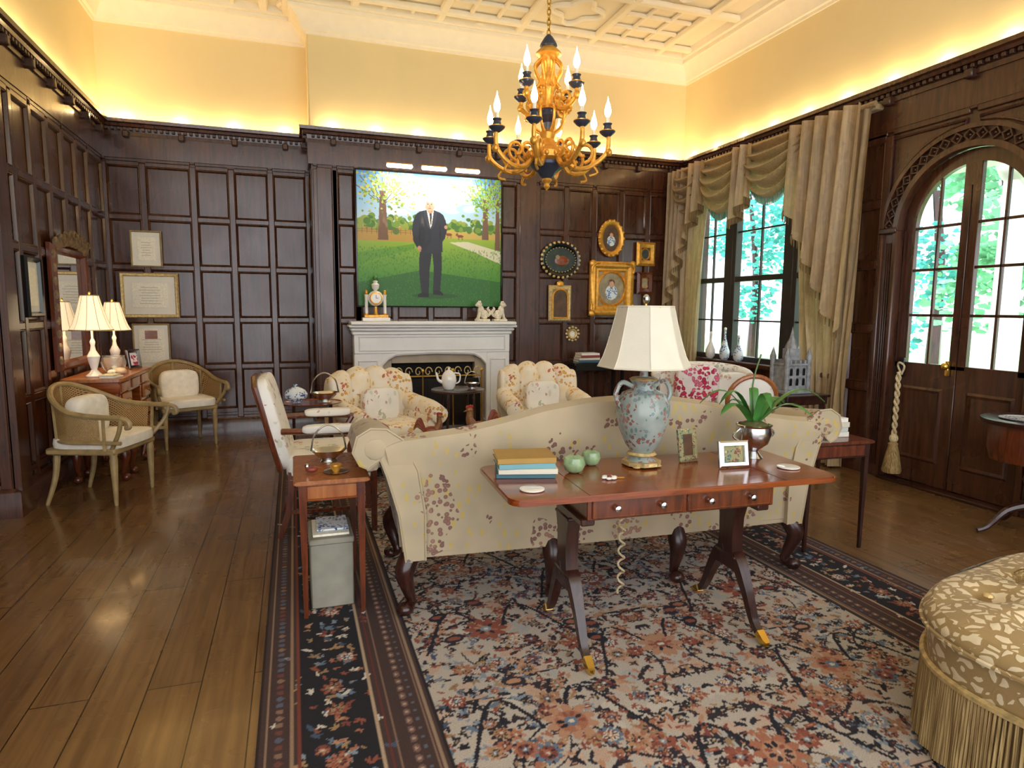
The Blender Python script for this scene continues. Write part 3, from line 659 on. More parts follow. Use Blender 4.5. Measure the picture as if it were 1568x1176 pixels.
frame('framed_certificate.002',-1.46,1.02,.36,.48,thin,CREAMW,PAPER,'alc',mw=.04,extra=lambda b:(b.box((0,.016,.12),(.12,.002,.09),MAH,.0005),lines(b,.2,.16,6)))
frame('framed_print',5.62,1.58,.30,.44,gl,EBO,PAPER,'left',mw=.04)
def portr(b,s=1.):
    b.sell((0,.014,-.03*s),(.055*s,.006,.06*s),BLUEW,nu=14,nv=8); b.sell((0,.02,.035*s),(.022*s,.008,.028*s),FLESH,nu=12,nv=8); b.sell((0,.017,.05*s),(.028*s,.008,.024*s),MAHV,nu=12,nv=8)
DKG=simple('dark_green_canvas',hx('#2e3a34'),.5,var=.4,scale=14); BRN=simple('brown_canvas',hx('#5a3e28'),.5,var=.4,scale=14); SKYC=simple('sepia_canvas',hx('#a09070'),.6,var=.3,scale=12)
def beads(rx,rz,n,r,m): return lambda b:[b.sell((rx*cos(2*pi*k/n),.025,rz*sin(2*pi*k/n)),(r,r*.8,r),m,nu=8,nv=6) for k in range(n)]
og=[(0,0),(0,.02),(.02,.04),(.05,.035),(.065,.02),(.07,.008)]
frame('oval_miniature',3.14,2.05,.54,.45,og,EBO,DKG,shape='ell',extra=lambda b:(beads(.25,.21,26,.022,GOLDP)(b),beads(.2,.15,30,.008,GOLDP)(b),b.sell((.02,.015,-.01),(.1,.006,.06),MAH,nu=14,nv=8),b.sell((-.04,.018,.03),(.03,.006,.03),SKYC,nu=12,nv=8)))
frame('oval_portrait_miniature',3.83,2.34,.36,.46,og,GOLD,BRN,shape='ell',extra=lambda b:(beads(.17,.215,18,.022,GOLD)(b),portr(b,1.1)))
sqp=[(0,0),(0,.03),(.02,.05),(.06,.055),(.09,.035),(.11,.04),(.13,.012)]
def sqx(b):
    b.ring(.44,.48,[(0,.012),(.03,.03),(.045,.012)],GOLD,'ell'); portr(b,1.6)
    for a in (-1,1):
        for d in (-1,1): b.sell((a*.28,.05,d*.31),(.045,.02,.045),GOLD,nu=10,nv=8); b.tube([(a*.29,.05,d*.2),(a*.30,.06,d*.26),(a*.25,.06,d*.31),(a*.18,.05,d*.32)],.015,GOLD,6)
frame('gilt_framed_portrait',3.85,1.71,.62,.68,sqp,GOLD,SKYC,extra=sqx)
def archx(b):
    b.prismY([(-.09,-.18),(.09,-.18),(.09,.06)]+[(.09*cos(a),.06+.09*sin(a)) for a in np.linspace(0,pi,12)]+[(-.09,.06)],.02,.03,BRN); b.sell((0,.022,.235),(.05,.02,.04),GOLD); portr(b,.9)
    b.tube([(-.1,.035,-.18)]+[(.1*cos(a),.035,.07+.1*sin(a)) for a in np.linspace(pi,0,14)]+[(.1,.035,-.18),(-.1,.035,-.18)],.012,GOLD,6)
frame('arched_icon',3.14,1.52,.30,.44,[(0,0),(0,.02),(.02,.035),(.05,.025),(.055,.01)],GOLDP,SKYC,extra=archx)
frame('small_gilt_miniature',4.33,2.16,.27,.30,[(0,0),(0,.025),(.03,.045),(.07,.03),(.075,.01)],GOLD,DKG,extra=lambda b:b.ring(.14,.16,[(0,.01),(.01,.02),(.02,.01)],GOLD,'ell'))
frame('small_gilt_miniature.001',4.33,1.79,.24,.28,[(0,0),(0,.025),(.03,.045),(.07,.03),(.075,.01)],MAHV,SKYC,extra=lambda b:b.ring(.14,.16,[(0,.01),(.01,.02),(.02,.01)],GOLD,'ell'))
frame('starburst_medallion',3.32,1.14,.14,.14,[(0,0),(.01,.03),(.03,.02)],GOLDP,PAPER,shape='ell',extra=lambda b:[b.sell((.085*cos(2*pi*k/12),.015,.085*sin(2*pi*k/12)),(.018,.014,.018),GOLDP,nu=8,nv=6) for k in range(12)])
CARV=simple('grey_brown_carving',hx('#7a6248'),.5,.1,var=.4,scale=30,bump=.6)
def mx(b):
    b.box((0,.01,-.02),(.72,.008,.92),MIRR,.001)
    for k in range(7):
        t=(k-3)/3; b.sell((t*.34,.05,.51+.05*(1-t*t)),(.08,.035,.055),CARV,nu=12,nv=8)
        b.tube([(t*.34+.055*cos(q)*(1-q/8),.08,.53+.06*(1-t*t)+.055*sin(q)*(1-q/8)) for q in np.linspace(0,6,12)],.012,CARV,6)
    for sg in (-1,1):
        for k in range(9): b.sell((sg*.41,.035,-.42+k*.105),(.03,.025,.05),CARV,nu=8,nv=6)
frame('carved_wall_mirror',6.42,1.43,.88,1.02,[(0,0),(0,.03),(.03,.06),(.06,.05),(.08,.015)],MAHV,MIRR,'left',extra=mx)
b=MB()
for x0 in (1.0,1.38,1.76):
    b.tube([(x0+.0,7.2,3.0),(x0+.28,7.2,3.0)],.014,BRASS,10); b.box((x0+.14,7.18,2.975),(.28,.05,.04),PLIGHT,.012)
    b.tube(crv([(x0+.14,7.21,2.99),(x0+.14,7.32,3.03),(x0+.14,7.40,3.0)],5),.007,BRASS,6)
b.done('picture_light_bar',(1.5,7.2,2.98))
b=MB(); b.M=T((.86,7.2,1.301))
b.box((0,0,.02),(.30,.14,.04),PORC,.006); b.box((0,0,.055),(.26,.12,.03),GOLD,.004)
for s_ in (-1,1):
    b.lathe([(.022,0),(.018,.02),(.018,.2),(.024,.22)],PORC,(s_*.1,0,.07),12); b.sell((s_*.1,0,.31),(.02,.02,.03),GOLD,nu=10,nv=8); b.lathe([(.024,0),(.024,.015)],GOLD,(s_*.1,0,.07),12)
b.lathe([(.03,0),(.02,.03),(.02,.09)],GOLD,(0,0,.07),12); b.sell((0,0,.25),(.085,.05,.085),PORC); b.lathe([(.0,-.052),(.06,-.05),(.066,-.045),(.066,.02)],GOLD,(0,0,0),24,M=T((0,0,.25),rx=90)@Matrix.Rotation(pi,4,'X')); b.lathe([(0,.0),(.052,0)],PORC,(0,0,0),24,M=T((0,-.056,.25),rx=90),cap=False)
b.box((0,-.06,.268),(.005,.003,.035),EBO,.001); b.box((.012,-.06,.25),(.025,.003,.005),EBO,.001)
b.lathe([(.012,0),(.04,.03),(.045,.07),(.02,.09),(.03,.1),(.0,.13)],PORC,(0,0,.33),14); b.sell((0,0,.47),(.03,.03,.03),LEAF,nu=10,nv=8)
b.done('mantel_clock',(.86,7.2,1.301))
BISQ=simple('white_bisque',hx('#e6dcc4'),.4,var=.2,scale=40,bump=.5)
def foo(x,fl):
    b=MB(); b.M=T((x,7.2,1.301),s=(fl*1.1,1.1,1.1)); m=BISQ
    b.box((0,0,.012),(.15,.09,.024),m,.006); b.sell((.02,0,.07),(.045,.035,.05),m); b.sell((-.015,0,.11),(.035,.032,.055),m); b.sell((-.035,0,.175),(.032,.03,.03),m); b.sell((-.062,0,.168),(.016,.016,.013),m,nu=10,nv=8)
    for s_ in (-1,1): b.tube([(-.03,s_*.02,.1),(-.045,s_*.022,.03)],[.014,.011],m,8); b.sell((-.05,s_*.022,.03),(.018,.012,.01),m,nu=8,nv=6); b.sell((.02,s_*.03,.05),(.03,.016,.03),m,nu=10,nv=8); b.sell((-.03,s_*.026,.2),(.01,.008,.016),m,nu=8,nv=6)
    b.tube(crv([(.06,0,.05),(.085,0,.09),(.06,0,.13),(.075,0,.15)],4),[.012,.018,.014,.004],m,8)
    b.done('ceramic_lion' ,(x,7.2,1.301))
foo(2.08,1); foo(2.29,-1)

# ---------------------------------------------------------------- furniture
def sofa():
    b=MB(); 
    xs=[-1.24,-1.1,-.95,-.8,-.6,-.4,-.2,0,.2,.42,.62,.8,.95,1.1,1.24]; zs=[.80,.86,.875,.89,.93,.98,1.01,1.02,1.012,.98,.935,.9,.875,.86,.80]
    yb=-.36
    def top(x): return float(np.interp(x,xs,zs))
    def fn(u,v):
        x0=-1+2*u; q=v*11; t=top(x0*1.16)
        prof=[(.0,.27),(-.01,.45),(-.03,.7),(-.055,t-.06),(-.045,t-.02),(-.0,t),(.05,t-.015),(.07,t-.06),(.09,.75 if t>.8 else t-.1),(.12,.6),(.16,.45),(.16,.27)]
        i=min(int(q),10); fr_=q-i; a,c=prof[i],prof[i+1]; y=a[0]*(1-fr_)+c[0]*fr_; z=a[1]*(1-fr_)+c[1]*fr_
        ww=1.10+.1*max(0,(z-.3)/.6)**1.5
        bow=.05*(1-x0*x0)
        return (x0*ww,yb+y-bow*.4,z)
    b.grid(fn,61,12,SOFA,cv=False); 
    for sg in (-1,1):
        arm=[(1.06,.27),(1.09,.27),(1.12,.5),(1.17,.68),(1.20,.76),(1.25,.72),(1.29,.74),(1.32,.80),(1.30,.87),(1.24,.905),(1.17,.90),(1.10,.85),(1.03,.7),(1.0,.5),(1.0,.27)]
        def fa(u,v,sg=sg,arm=arm):
            q=v*(len(arm)-1);i=min(int(q),len(arm)-2);f=q-i
            x=arm[i][0]*(1-f)+arm[i+1][0]*f; z=arm[i][1]*(1-f)+arm[i+1][1]*f
            return (sg*x,-.40+u*.80,z*(1-.1*u*(1 if z>.5 else 0)))
        b.grid(fa,14,45,SOFA); 
        for ye in (-.40,.40):
            zz=lambda z:z*(1-.1*(1 if ye>0 else 0)*(1 if z>.5 else 0))
            b.add([(sg*x,ye,zz(z)) for x,z in arm],[tuple(range(len(arm)))],SOFA)
            b.sell((sg*1.22,ye,zz(.81)),(.05,.008,.05),SOFA,nu=14,nv=6)
            b.tube([(sg*x,ye,zz(z)) for x,z in arm],.006,SOFA,5)
    b.box((0,0,.34),(2.12,.74,.15),SOFA,.03); b.sell((0,.06,.46),(1.0,.34,.085),SOFA,.25,.2,nu=40,nv=14)
    for x in (-1.06,-.36,.34,1.04):
        cabriole(b,x,-.34,.29,0 if abs(x)<1 else math.copysign(1,x),-1,DMAH); cabriole(b,x,.33,.29,0 if abs(x)<1 else math.copysign(1,x),1,DMAH)
    for x in (-.6,.1,.7):
        b.sell((x,-.06,.66),(.2,.07,.17),CHINTZ,.5,.4)
    b.done('camelback_sofa',M=T((1.57,3.20,.007),rz=-3))
sofa()
def rrect(hx_,hy_,r,n=6):
    P=[]
    for cx,cy,a0 in ((hx_-r,hy_-r,0),(-hx_+r,hy_-r,pi/2),(-hx_+r,-hy_+r,pi),(hx_-r,-hy_+r,3*pi/2)):
        for k in range(n+1): a=a0+pi/2*k/n; P.append((cx+r*cos(a),cy+r*sin(a)))
    return P
def slab(b,hx_,hy_,r,z,t,mat):
    b.prism(rrect(hx_-.006,hy_-.006,r),z-t,z-t*.75,mat); b.prism(rrect(hx_,hy_,r),z-t*.75,z-t*.2,mat); b.prism(rrect(hx_-.005,hy_-.005,r),z-t*.2,z,mat)
b=MB(); slab(b,.745,.285,.06,.733,.026,MAH)
for x in (-.43,.46): b.box((x,0,.7335),(.002,.565,.001),DMAH,.0002)
b.box((.01,0,.66),(.86,.46,.094),MAHV,.004)
for x in (-.2,.22):
    b.box((x,-.232,.66),(.40,.012,.078),MAHV,.003); b.ring(.39,.068,[(0,.0),(.002,.002),(.004,0)],YEW,c=(x,-.2385,.66))
    for q in (-.1,.1): b.lathe([(.006,0),(.006,.012),(.014,.018),(.013,.026),(0,.03)],SILV,(0,0,0),12,M=T((x+q,-.237,.662),rx=90))
for sx in (-.41,.40):
    b.box((sx,0,.602),(.06,.44,.03),DMAH,.006)
    col=[(-.07,.60),(-.075,.56),(-.055,.50),(-.05,.40),(-.06,.32),(-.07,.26),(.07,.26),(.06,.32),(.05,.40),(.055,.50),(.075,.56),(.07,.60)]
    b.prism([(y,z) for y,z in col],-.028,.028,DMAH,M=Matrix(((0,0,1,sx),(1,0,0,0),(0,1,0,0),(0,0,0,1))))
    for z in (.57,.32): b.box((sx,0,z),(.068,.16,.018),DMAH,.006)
    for k in (-1,1):
        P=crv([(sx,k*.01,.33),(sx,k*.07,.30),(sx,k*.14,.19),(sx,k*.20,.075),(sx,k*.27,.022)],5); b.tube(P,[.042,.038,.028,.022,.017],DMAH,4,ph=pi/4)
        b.tube([(sx,k*.235,.045),(sx,k*.275,.02),(sx,k*.295,.016)],[.024,.021,.014],BRASS,4,ph=pi/4)
b.done('sofa_table',M=T((1.50,2.42,.007),rz=-3))
TZ=.741
b=MB(); c0=(1.49,2.53,TZ)
b.prism([(c0[0]+.09*cos(2*pi*k/8+pi/8),c0[1]+.09*sin(2*pi*k/8+pi/8)) for k in range(8)],TZ+.008,TZ+.025,GOLDP)
for k in range(4): a=pi/4+k*pi/2; b.sell((c0[0]+.075*cos(a),c0[1]+.075*sin(a),TZ+.006),(.02,.02,.006),GOLDP,nu=8,nv=6)
b.lathe([(.065,.025),(.05,.04),(.045,.06),(.075,.1),(.105,.17),(.122,.24),(.12,.29),(.095,.335),(.058,.35),(.05,.375),(.062,.395),(.05,.405),(.02,.41),(.012,.47)],JADE,c0,32)
b.lathe([(.06,.05),(.068,.055),(.06,.065)],GOLDP,c0,24); b.lathe([(.055,.39),(.066,.398),(.055,.405)],GOLDP,c0,24)
for s_ in (-1,1):
    b.tube(crv([(c0[0]+s_*.055,c0[1],TZ+.365),(c0[0]+s_*.11,c0[1],TZ+.385),(c0[0]+s_*.14,c0[1],TZ+.33),(c0[0]+s_*.112,c0[1],TZ+.27)],5),.011,JADE,8)
b.tube([(c0[0],c0[1],TZ+.42),(c0[0],c0[1],TZ+.74)],.006,BRASS,6); b.sell((c0[0],c0[1],TZ+.755),(.016,.016,.022),SILV,nu=12,nv=8)
def shade(b,c,r0,r1,z0,z1,m,rm=None,seg=8):
    pr=[]; 
    for k in range(7): t=k/6; pr.append((r0+(r1-r0)*(t**.72),z0+(z1-z0)*t))
    inner=[(r-.004,z) for r,z in pr[::-1]]
    b.lathe(pr+inner+[pr[0]],m,c,seg,cap=False,ph=pi/seg)
    for q in (0,-1):
        r,z=pr[q]; b.tube([(c[0]+r*cos(2*pi*k/seg+pi/seg),c[1]+r*sin(2*pi*k/seg+pi/seg),c[2]+z) for k in range(seg)],.004,rm or m,6,closed=True)
    for k in range(seg): a=2*pi*k/seg+pi/seg; b.tube([(c[0]+r*cos(a),c[1]+r*sin(a),c[2]+z) for r,z in pr],.002,rm or m,5)
shade(b,c0,.208,.125,.455,.722,SHADE2,SHADE2)
for a in (0,pi/2): b.tube([(c0[0]-.12*cos(a),c0[1]-.12*sin(a),TZ+.718),(c0[0]+.12*cos(a),c0[1]+.12*sin(a),TZ+.718)],.002,BRASS,5)
b.done('table_lamp',c0)
def books(name,c,dims,cols,rz=0):
    b=MB(); z=0
    for (w,d,h),col in zip(dims,cols):
        mt=simple('book_cover',hx(col),.5,var=.05); jx,jy,jr=random.uniform(-.008,.008),random.uniform(-.008,.008),random.uniform(-4,4)
        M=T((jx,jy,z),rz=jr); b.box((0,0,.0015),(w,d,.003),mt,.001,M=M); b.box((0,0,h-.0015),(w,d,.003),mt,.001,M=M); b.box((0,.003,h/2),(w-.01,d-.01,h-.006),PAPER,.001,M=M); b.box((0,-d/2+.002,h/2),(w,.004,h),mt,.0015,M=M); z+=h
    return b.done(name,M=T(c,rz=rz))
books('book_stack',(.93,2.55,TZ),[(.25,.19,.02),(.25,.19,.022),(.24,.185,.022),(.25,.19,.024)],['#3e6f7a','#d8d2bf','#6fa0a8','#a8823a'],rz=-12)
books('book_stack.001',(3.1,3.17,.681),[(.28,.3,.03),(.27,.29,.028),(.28,.29,.03),(.26,.28,.026)],['#d9d4c8','#b8bfb8','#cfc8b8','#e8e4da'],rz=-4)
for i,(x,y,r) in enumerate(((1.14,2.50,.05),(1.27,2.6,.045))):
    b=MB(); m=GREENC; b.lathe([(.02,0),(r*.8,r*.25),(r,r*.8),(r*.85,r*1.35),(r*.4,r*1.6),(r*.15,r*1.55)],m,(x,y,TZ),20); b.tube(crv([(x,y,TZ+r*1.5),(x+.01,y,TZ+r*1.8),(x+.02,y,TZ+r*1.95)],3),.004,MAHV,6); b.done('ceramic_apple_box',(x,y,TZ))
for x,y in ((.87,2.30),(2.11,2.29)):
    b=MB(); b.lathe([(.045,0),(.05,.003),(.05,.006),(.045,.008),(0,.006)],PORC,(x,y,TZ),24); b.done('coaster',(x,y,TZ))
b=MB(); 
for k in range(6): a=k*pi/3; b.sell((1.24+.022*cos(a),2.36+.022*sin(a),TZ+.006),(.014,.01,.006),PORC,nu=8,nv=6)
b.sell((1.24,2.36,TZ+.01),(.01,.01,.008),RED,nu=8,nv=6); b.tube([(1.26,2.35,TZ+.005),(1.3,2.34,TZ+.005)],.003,GOLD,5); b.done('porcelain_flower',(1.24,2.36,TZ))
def pframe(name,x,y,w,h,m,inner,rz):
    b=MB(); b.M=T((x,y,TZ+h/2+.002),rz=rz,rx=-10)@Matrix.Rotation(pi,4,'Z'); b.ring(w,h,[(0,-.006),(0,.006),(.008,.012),(.022,.01),(.026,.002)],m); b.box((0,-.003,0),(w-.01,.006,h-.01),inner,.001)
    b.M=T((x,y,TZ),rz=rz); b.tube([(0,.01,h*.7),(0,.05,.004)],.004,m,5)
    b.done(name,(x,y,TZ))
MOS=floral('mosaic_frame',hx('#8f8a5e'),[hx('#7a4038'),hx('#3f6a6a'),hx('#c0a050')],hx('#c9c3a8'),s1=30,s2=90,thr=.45)
pframe('picture_frame',1.74,2.54,.11,.15,MOS,BRN,8); pframe('picture_frame.001',1.87,2.37,.15,.12,SILV,MOS,-6)
b=MB(); o=(2.10,2.52,TZ)
b.lathe([(.05,0),(.04,.01),(.025,.03),(.03,.04),(.07,.07),(.085,.12),(.08,.15),(.086,.16),(.08,.162),(.07,.14),(0,.13)],SILV,o,24)
for s_ in (-1,1): b.tube(crv([(o[0]+s_*.075,o[1],TZ+.08),(o[0]+s_*.12,o[1],TZ+.11),(o[0]+s_*.083,o[1],TZ+.145)],4),.006,SILV,6)
b.sell((o[0],o[1],TZ+.15),(.07,.07,.03),simple('moss',hx('#5a5a30'),.9,bump=.8))
for k in range(10):
    a=k*2.4+.3; Lh=.20+.09*(k%3)
    def lf(u,v,a=a,Lh=Lh):
        r=Lh*u; z=.15+.13*sin(u*pi*.78)*(1+.4*(k%2)); ww=.023*math.sqrt(max(0,sin(pi*min(1,u*.93+.07))))*(v-.5)*2
        return (o[0]+cos(a)*r-sin(a)*ww,o[1]+sin(a)*r*.6+cos(a)*ww,TZ+z-abs(v-.5)*.01)
    b.grid(lf,10,5,LEAF)
b.tube(crv([(o[0],o[1],TZ+.15),(o[0]-.02,o[1],TZ+.35),(o[0]+.02,o[1],TZ+.5)],5),.004,simple('stem',hx('#4f6a34'),.5),6)
b.done('potted_orchid',o)
b=MB(); b.tube([(1.52+.016*cos(t*3),2.745+.016*sin(t*3),.70-.67*t/20) for t in np.linspace(0,20,90)],.006,ROPE,6); b.done('lamp_cord',(1.52,2.745,.3))

def legt(b,x,y,h,r0,r1,m): b.tube([(x,y,h),(x,y,.0)],[r0,r1],m,4,ph=pi/4)
b=MB(); slab(b,.17,.28,.01,.66,.02,YEW); b.box((0,0,.60),(.29,.5,.085),MAH,.004); b.box((0,-.252,.6),(.22,.008,.06),YEW,.002)
for x in (-.13,.13):
    for y in (-.24,.24): legt(b,x,y,.64,.026,.014,MAHV)
b.done('side_table',M=T((.145,3.24,.007)))
b=MB(); BOXM=simple('sage_box',hx('#908c7c'),.8); b.M=T((.14,3.22,.008))
b.box((0,0,.16),(.2,.3,.32),BOXM,.006); b.box((0,0,.33),(.21,.31,.03),BOXM,.006); b.box((0,0,.352),(.17,.24,.012),PAPER,.002); b.box((.01,.02,.364),(.15,.2,.01),BLUEW,.002); b.done('storage_box',(.14,3.22,.008))
def basket(name,c,s=1.,m=SILV):
    b=MB(); b.lathe([(.05*s,0),(.04*s,.015*s),(.075*s,.05*s),(.1*s,.08*s),(.104*s,.085*s),(.095*s,.082*s),(.06*s,.05*s),(0,.04*s)],m,c,24,sx=1.2)
    b.tube(crv([(c[0]-.12*s,c[1],c[2]+.08*s),(c[0]-.09*s,c[1],c[2]+.2*s),(c[0],c[1],c[2]+.26*s),(c[0]+.09*s,c[1],c[2]+.2*s),(c[0]+.12*s,c[1],c[2]+.08*s)],6),.007*s,m,6)
    return b.done(name,c)
basket('silver_basket',(.15,3.34,.668),.72)
b=MB(); b.sell((.06,3.12,.685),(.03,.02,.014),RED,nu=12,nv=8); b.sell((.04,3.12,.70),(.012,.012,.014),SILV,nu=8,nv=6); b.done('trinket',(.06,3.12,.668))
b=MB(); b.lathe([(.05,0),(.06,.006),(.045,.003),(0,.004)],SILV,(.17,3.1,.668),20); b.lathe([(.015,0),(.03,.03),(.028,.035)],GOLD,(.17,3.1,.672),14); b.done('silver_dish',(.17,3.1,.668))

def gains():
    b=MB(); F=CHINTW
    b.sell((0,0,.45),(.31,.29,.075),F,.3,.25,nu=32,nv=12)
    b.box((0,0,.39),(.58,.54,.06),F,.01)
    b.M=T((0,.28,.44),rx=-14); b.sell((0,0,.28),(.30,.05,.30),F,.35,.3,nu=32,nv=14); 
    b.tube([(-.29,.035,.0),(-.30,.035,.54),(-.2,.035,.59),(.2,.035,.59),(.3,.035,.54),(.29,.035,0)],.018,MAHV,8); b.M=Matrix.Identity(4)
    for s_ in (-1,1):
        b.tube(crv([(s_*.29,.30,.68),(s_*.33,.12,.68),(s_*.335,-.08,.67),(s_*.33,-.16,.66)],5),.02,MAHV,8)
        b.sell((s_*.33,.02,.695),(.045,.16,.028),F,.5,.5); b.tube(crv([(s_*.33,-.15,.66),(s_*.31,-.1,.55),(s_*.29,-.16,.42)],5),[.02,.017,.022],MAHV,8)
        b.tube([(s_*.27,-.25,.4),(s_*.27,-.25,0)],[.03,.024],MAHV,4,ph=pi/4); b.tube(crv([(s_*.27,.25,.42),(s_*.27,.27,.2),(s_*.27,.33,0)],4),[.03,.024,.022],MAHV,4,ph=pi/4)
        b.tube([(s_*.27,-.25,.16),(s_*.27,.28,.16)],.014,MAHV,4,ph=pi/4)
    b.tube([(-.27,0,.16),(.27,0,.16)],.014,MAHV,4,ph=pi/4)
    b.done('open_armchair',M=T((.22,4.40,.007),rz=88))
gains()
def club(x,y,rz,name='tufted_armchair'):
    b=MB(); F=CHINTZ
    b.box((0,0,.24),(.74,.66,.22),F,.03); b.sell((0,-.05,.40),(.29,.32,.08),F,.3,.3,nu=28,nv=12)
    for s_ in (-1,1):
        b.box((s_*.335,-.03,.38),(.12,.62,.34),F,.04); b.tube(crv([(s_*.35,-.38,.53),(s_*.36,-.2,.56),(s_*.36,.1,.58),(s_*.33,.28,.62)],4),[.08,.085,.085,.08],F,14)
        b.sell((s_*.35,-.38,.53),(.075,.02,.075),F); 
        for yy_ in (-.3,.28): b.lathe([(.018,0),(.028,.06),(.032,.13)],DMAH,(s_*.31,yy_,0),12)
    NL=4
    def bk(u,v):
        x=-.37+.74*u; lob=abs(sin(pi*u*NL))**.6; tp=.88+.045*lob-.07*abs(2*u-1)**2.5; base=.36; cur=.05*(1-(2*u-1)**2)
        Q=[(.40,base),(.41,.6),(.42,tp-.08),(.40,tp-.015),(.345,tp),(.27,tp-.02),(.215,tp-.08),(.20+.0,.66),(.19,.52),(.17,.40)]
        q=v*(len(Q)-1); i=min(int(q),len(Q)-2); f=q-i; y=Q[i][0]*(1-f)+Q[i+1][0]*f; z=Q[i][1]*(1-f)+Q[i+1][1]*f
        if v>.5: y-=.035*(lob-.5)*min(1,(z-.38)*4)
        return (x,y+cur-.04,z)
    b.grid(bk,49,28,F); 
    for s_ in (-1,1): b.sell((s_*.36,.28,.60),(.045,.11,.24),F,.6,.7)
    for k in range(1,NL): 
        for z in (.58,.72): b.sell((-.37+.74*k/NL,.215,z),(.012,.008,.012),GOLDP,nu=8,nv=6)
    b.sell((.0,.06,.60),(.17,.07,.15),CHINTW,.5,.4)
    b.done(name,M=T((x,y,.0),rz=rz))
club(.72,5.62,18); club(2.28,5.75,-8)
b=MB(); b.lathe([(.22,.0),(.235,.004),(.24,.012),(.232,.012),(.225,.006),(0,.006)],MAH,(.12,5.35,.68),28,sx=1.0,sy=.8)
for sx in (-1,1):
    for sy in (-1,1): b.tube([(.12+sx*.14,5.35+sy*.11,.68),(.12+sx*.15,5.35+sy*.12,0.007)],[.014,.01],DMAH,6)
b.box((.12,5.35,.655),(.28,.22,.05),DMAH,.004); b.done('tray_table',(.12,5.35,.0))
b=MB(); t0=(.0,5.33,.693); b.lathe([(.03,0),(.035,.01),(.07,.04),(.075,.07),(.06,.1),(.03,.12),(.01,.13),(.015,.145),(0,.15)],BLUEW,t0,24,sx=1.2); b.done('soup_tureen',t0)
basket('tall_silver_basket',(.22,5.33,.693),.9)
b=MB(); TT=(1.45,5.85,.67)
b.lathe([(.24,0),(.25,.006),(.25,.02),(.24,.024),(.0,.02)],DMAH,TT,28)
for k in range(4): a=pi/4+k*pi/2; b.tube([(TT[0]+.17*cos(a),TT[1]+.17*sin(a),.67),(TT[0]+.2*cos(a),TT[1]+.2*sin(a),.01)],.013,DMAH,8)
b.lathe([(.18,.3),(.18,.315)],DMAH,(TT[0],TT[1],0),24); b.done('tea_table',(TT[0],TT[1],0))
b=MB(); t0=(1.36,5.83,.695); b.lathe([(.045,0),(.06,.03),(.072,.08),(.065,.13),(.045,.16),(.035,.17),(.01,.185),(.012,.2),(0,.205)],PORC,t0,24)
b.tube(crv([(t0[0]-.06,t0[1],t0[2]+.07),(t0[0]-.10,t0[1],t0[2]+.09),(t0[0]-.12,t0[1],t0[2]+.16)],4),[.02,.012,.009],PORC,8); b.tube(crv([(t0[0]+.05,t0[1],t0[2]+.15),(t0[0]+.105,t0[1],t0[2]+.14),(t0[0]+.10,t0[1],t0[2]+.07),(t0[0]+.06,t0[1],t0[2]+.05)],4),.007,PORC,8); b.done('teapot',t0)
basket('crystal_basket',(1.585,5.83,.695),.62)
b=MB(); slab(b,.45,.3,.06,.43,.03,MAH); b.box((0,0,.37),(.8,.5,.08),MAHV,.005)
for x in (-.38,.38):
    for y in (-.22,.22): cabriole(b,x,y,.36,math.copysign(1,x),math.copysign(1,y),MAHV,.8)
b.done('coffee_table',M=T((1.28,4.55,.007)))
YL=simple('ochre_feather',hx('#8a5a30'),.4,var=.3,scale=40,bump=.6); CR=simple('comb_red',hx('#a02018'),.4)
def rooster(x,y,s,fl):
    b=MB(); b.M=T((x,y,.437),s=(s*fl,s,s))
    b.lathe([(.06,0),(.065,.01),(.05,.02)],LEAF,(0,0,0),16)
    for q in (-1,1): b.tube([(0,q*.015,.09),(0,q*.018,.015)],.007,YL,6)
    b.sell((0,0,.13),(.08,.045,.055),RED); b.tube(crv([(.05,0,.15),(.075,0,.2),(.07,0,.26)],4),[.042,.03,.022],YL,10); b.sell((.075,0,.27),(.026,.02,.024),YL,nu=12,nv=8)
    b.tube([(.095,0,.268),(.12,0,.26)],[.009,.002],YL,6)
    for k in range(4): b.sell((.055+k*.014,0,.298-.003*abs(k-1)),(.009,.005,.014),CR,nu=8,nv=6)
    b.sell((.088,0,.242),(.008,.006,.014),CR,nu=8,nv=6)
    for k in range(6): a=.3+k*.22; b.tube(crv([(-.06,0,.14),(-.1-.03*cos(a),0,.16+.1*sin(a)),(-.12-.05*cos(a),0,.13+.09*sin(a))],4),[.016,.014,.003],RED if k%2 else YL,6)
    b.sell((-.01,.04,.135),(.05,.012,.03),YL,nu=12,nv=8); b.sell((-.01,-.04,.135),(.05,.012,.03),YL,nu=12,nv=8)
    b.done('ceramic_rooster',(x,y,.437))
rooster(1.28,4.5,1.0,-1); rooster(.94,4.6,.8,1)

b=MB(); b.M=T((-1.555,6.5,0),rz=90)
slab(b,.58,.23,.05,.86,.03,YEW)
b.box((0,0,.77),(1.08,.38,.12),MAH,.008)
for s_ in (-1,1):
    b.box((s_*.37,.0,.49),(.32,.38,.48),MAH,.01)
    for z in (.34,.50,.66):
        b.box((s_*.37,-.2,z),(.28,.02,.13),YEW,.008); b.tube(crv([(s_*.37-.05,-.215,z+.01),(s_*.37,-.24,z-.015),(s_*.37+.05,-.215,z+.01)],4),.005,BRASS,6)
    for x in (s_*.50,s_*.24):
        for y in (-.17,.15): cabriole(b,x,y,.30,math.copysign(1,x),-1 if y<0 else 0,MAHV,.8)
for x0 in (-.545,):
    b.tube(crv([(x0,-.15,.72),(x0-.03,-.2,.6),(x0-.01,-.14,.48),(x0-.03,-.2,.36),(x0,-.16,.24)],5),.022,MAHV,8)
for x in (-.36,0,.36): b.box((x,-.195,.775),(.26,.012,.08),YEW,.004)
b.done('writing_desk',(-1.555,6.5,0))
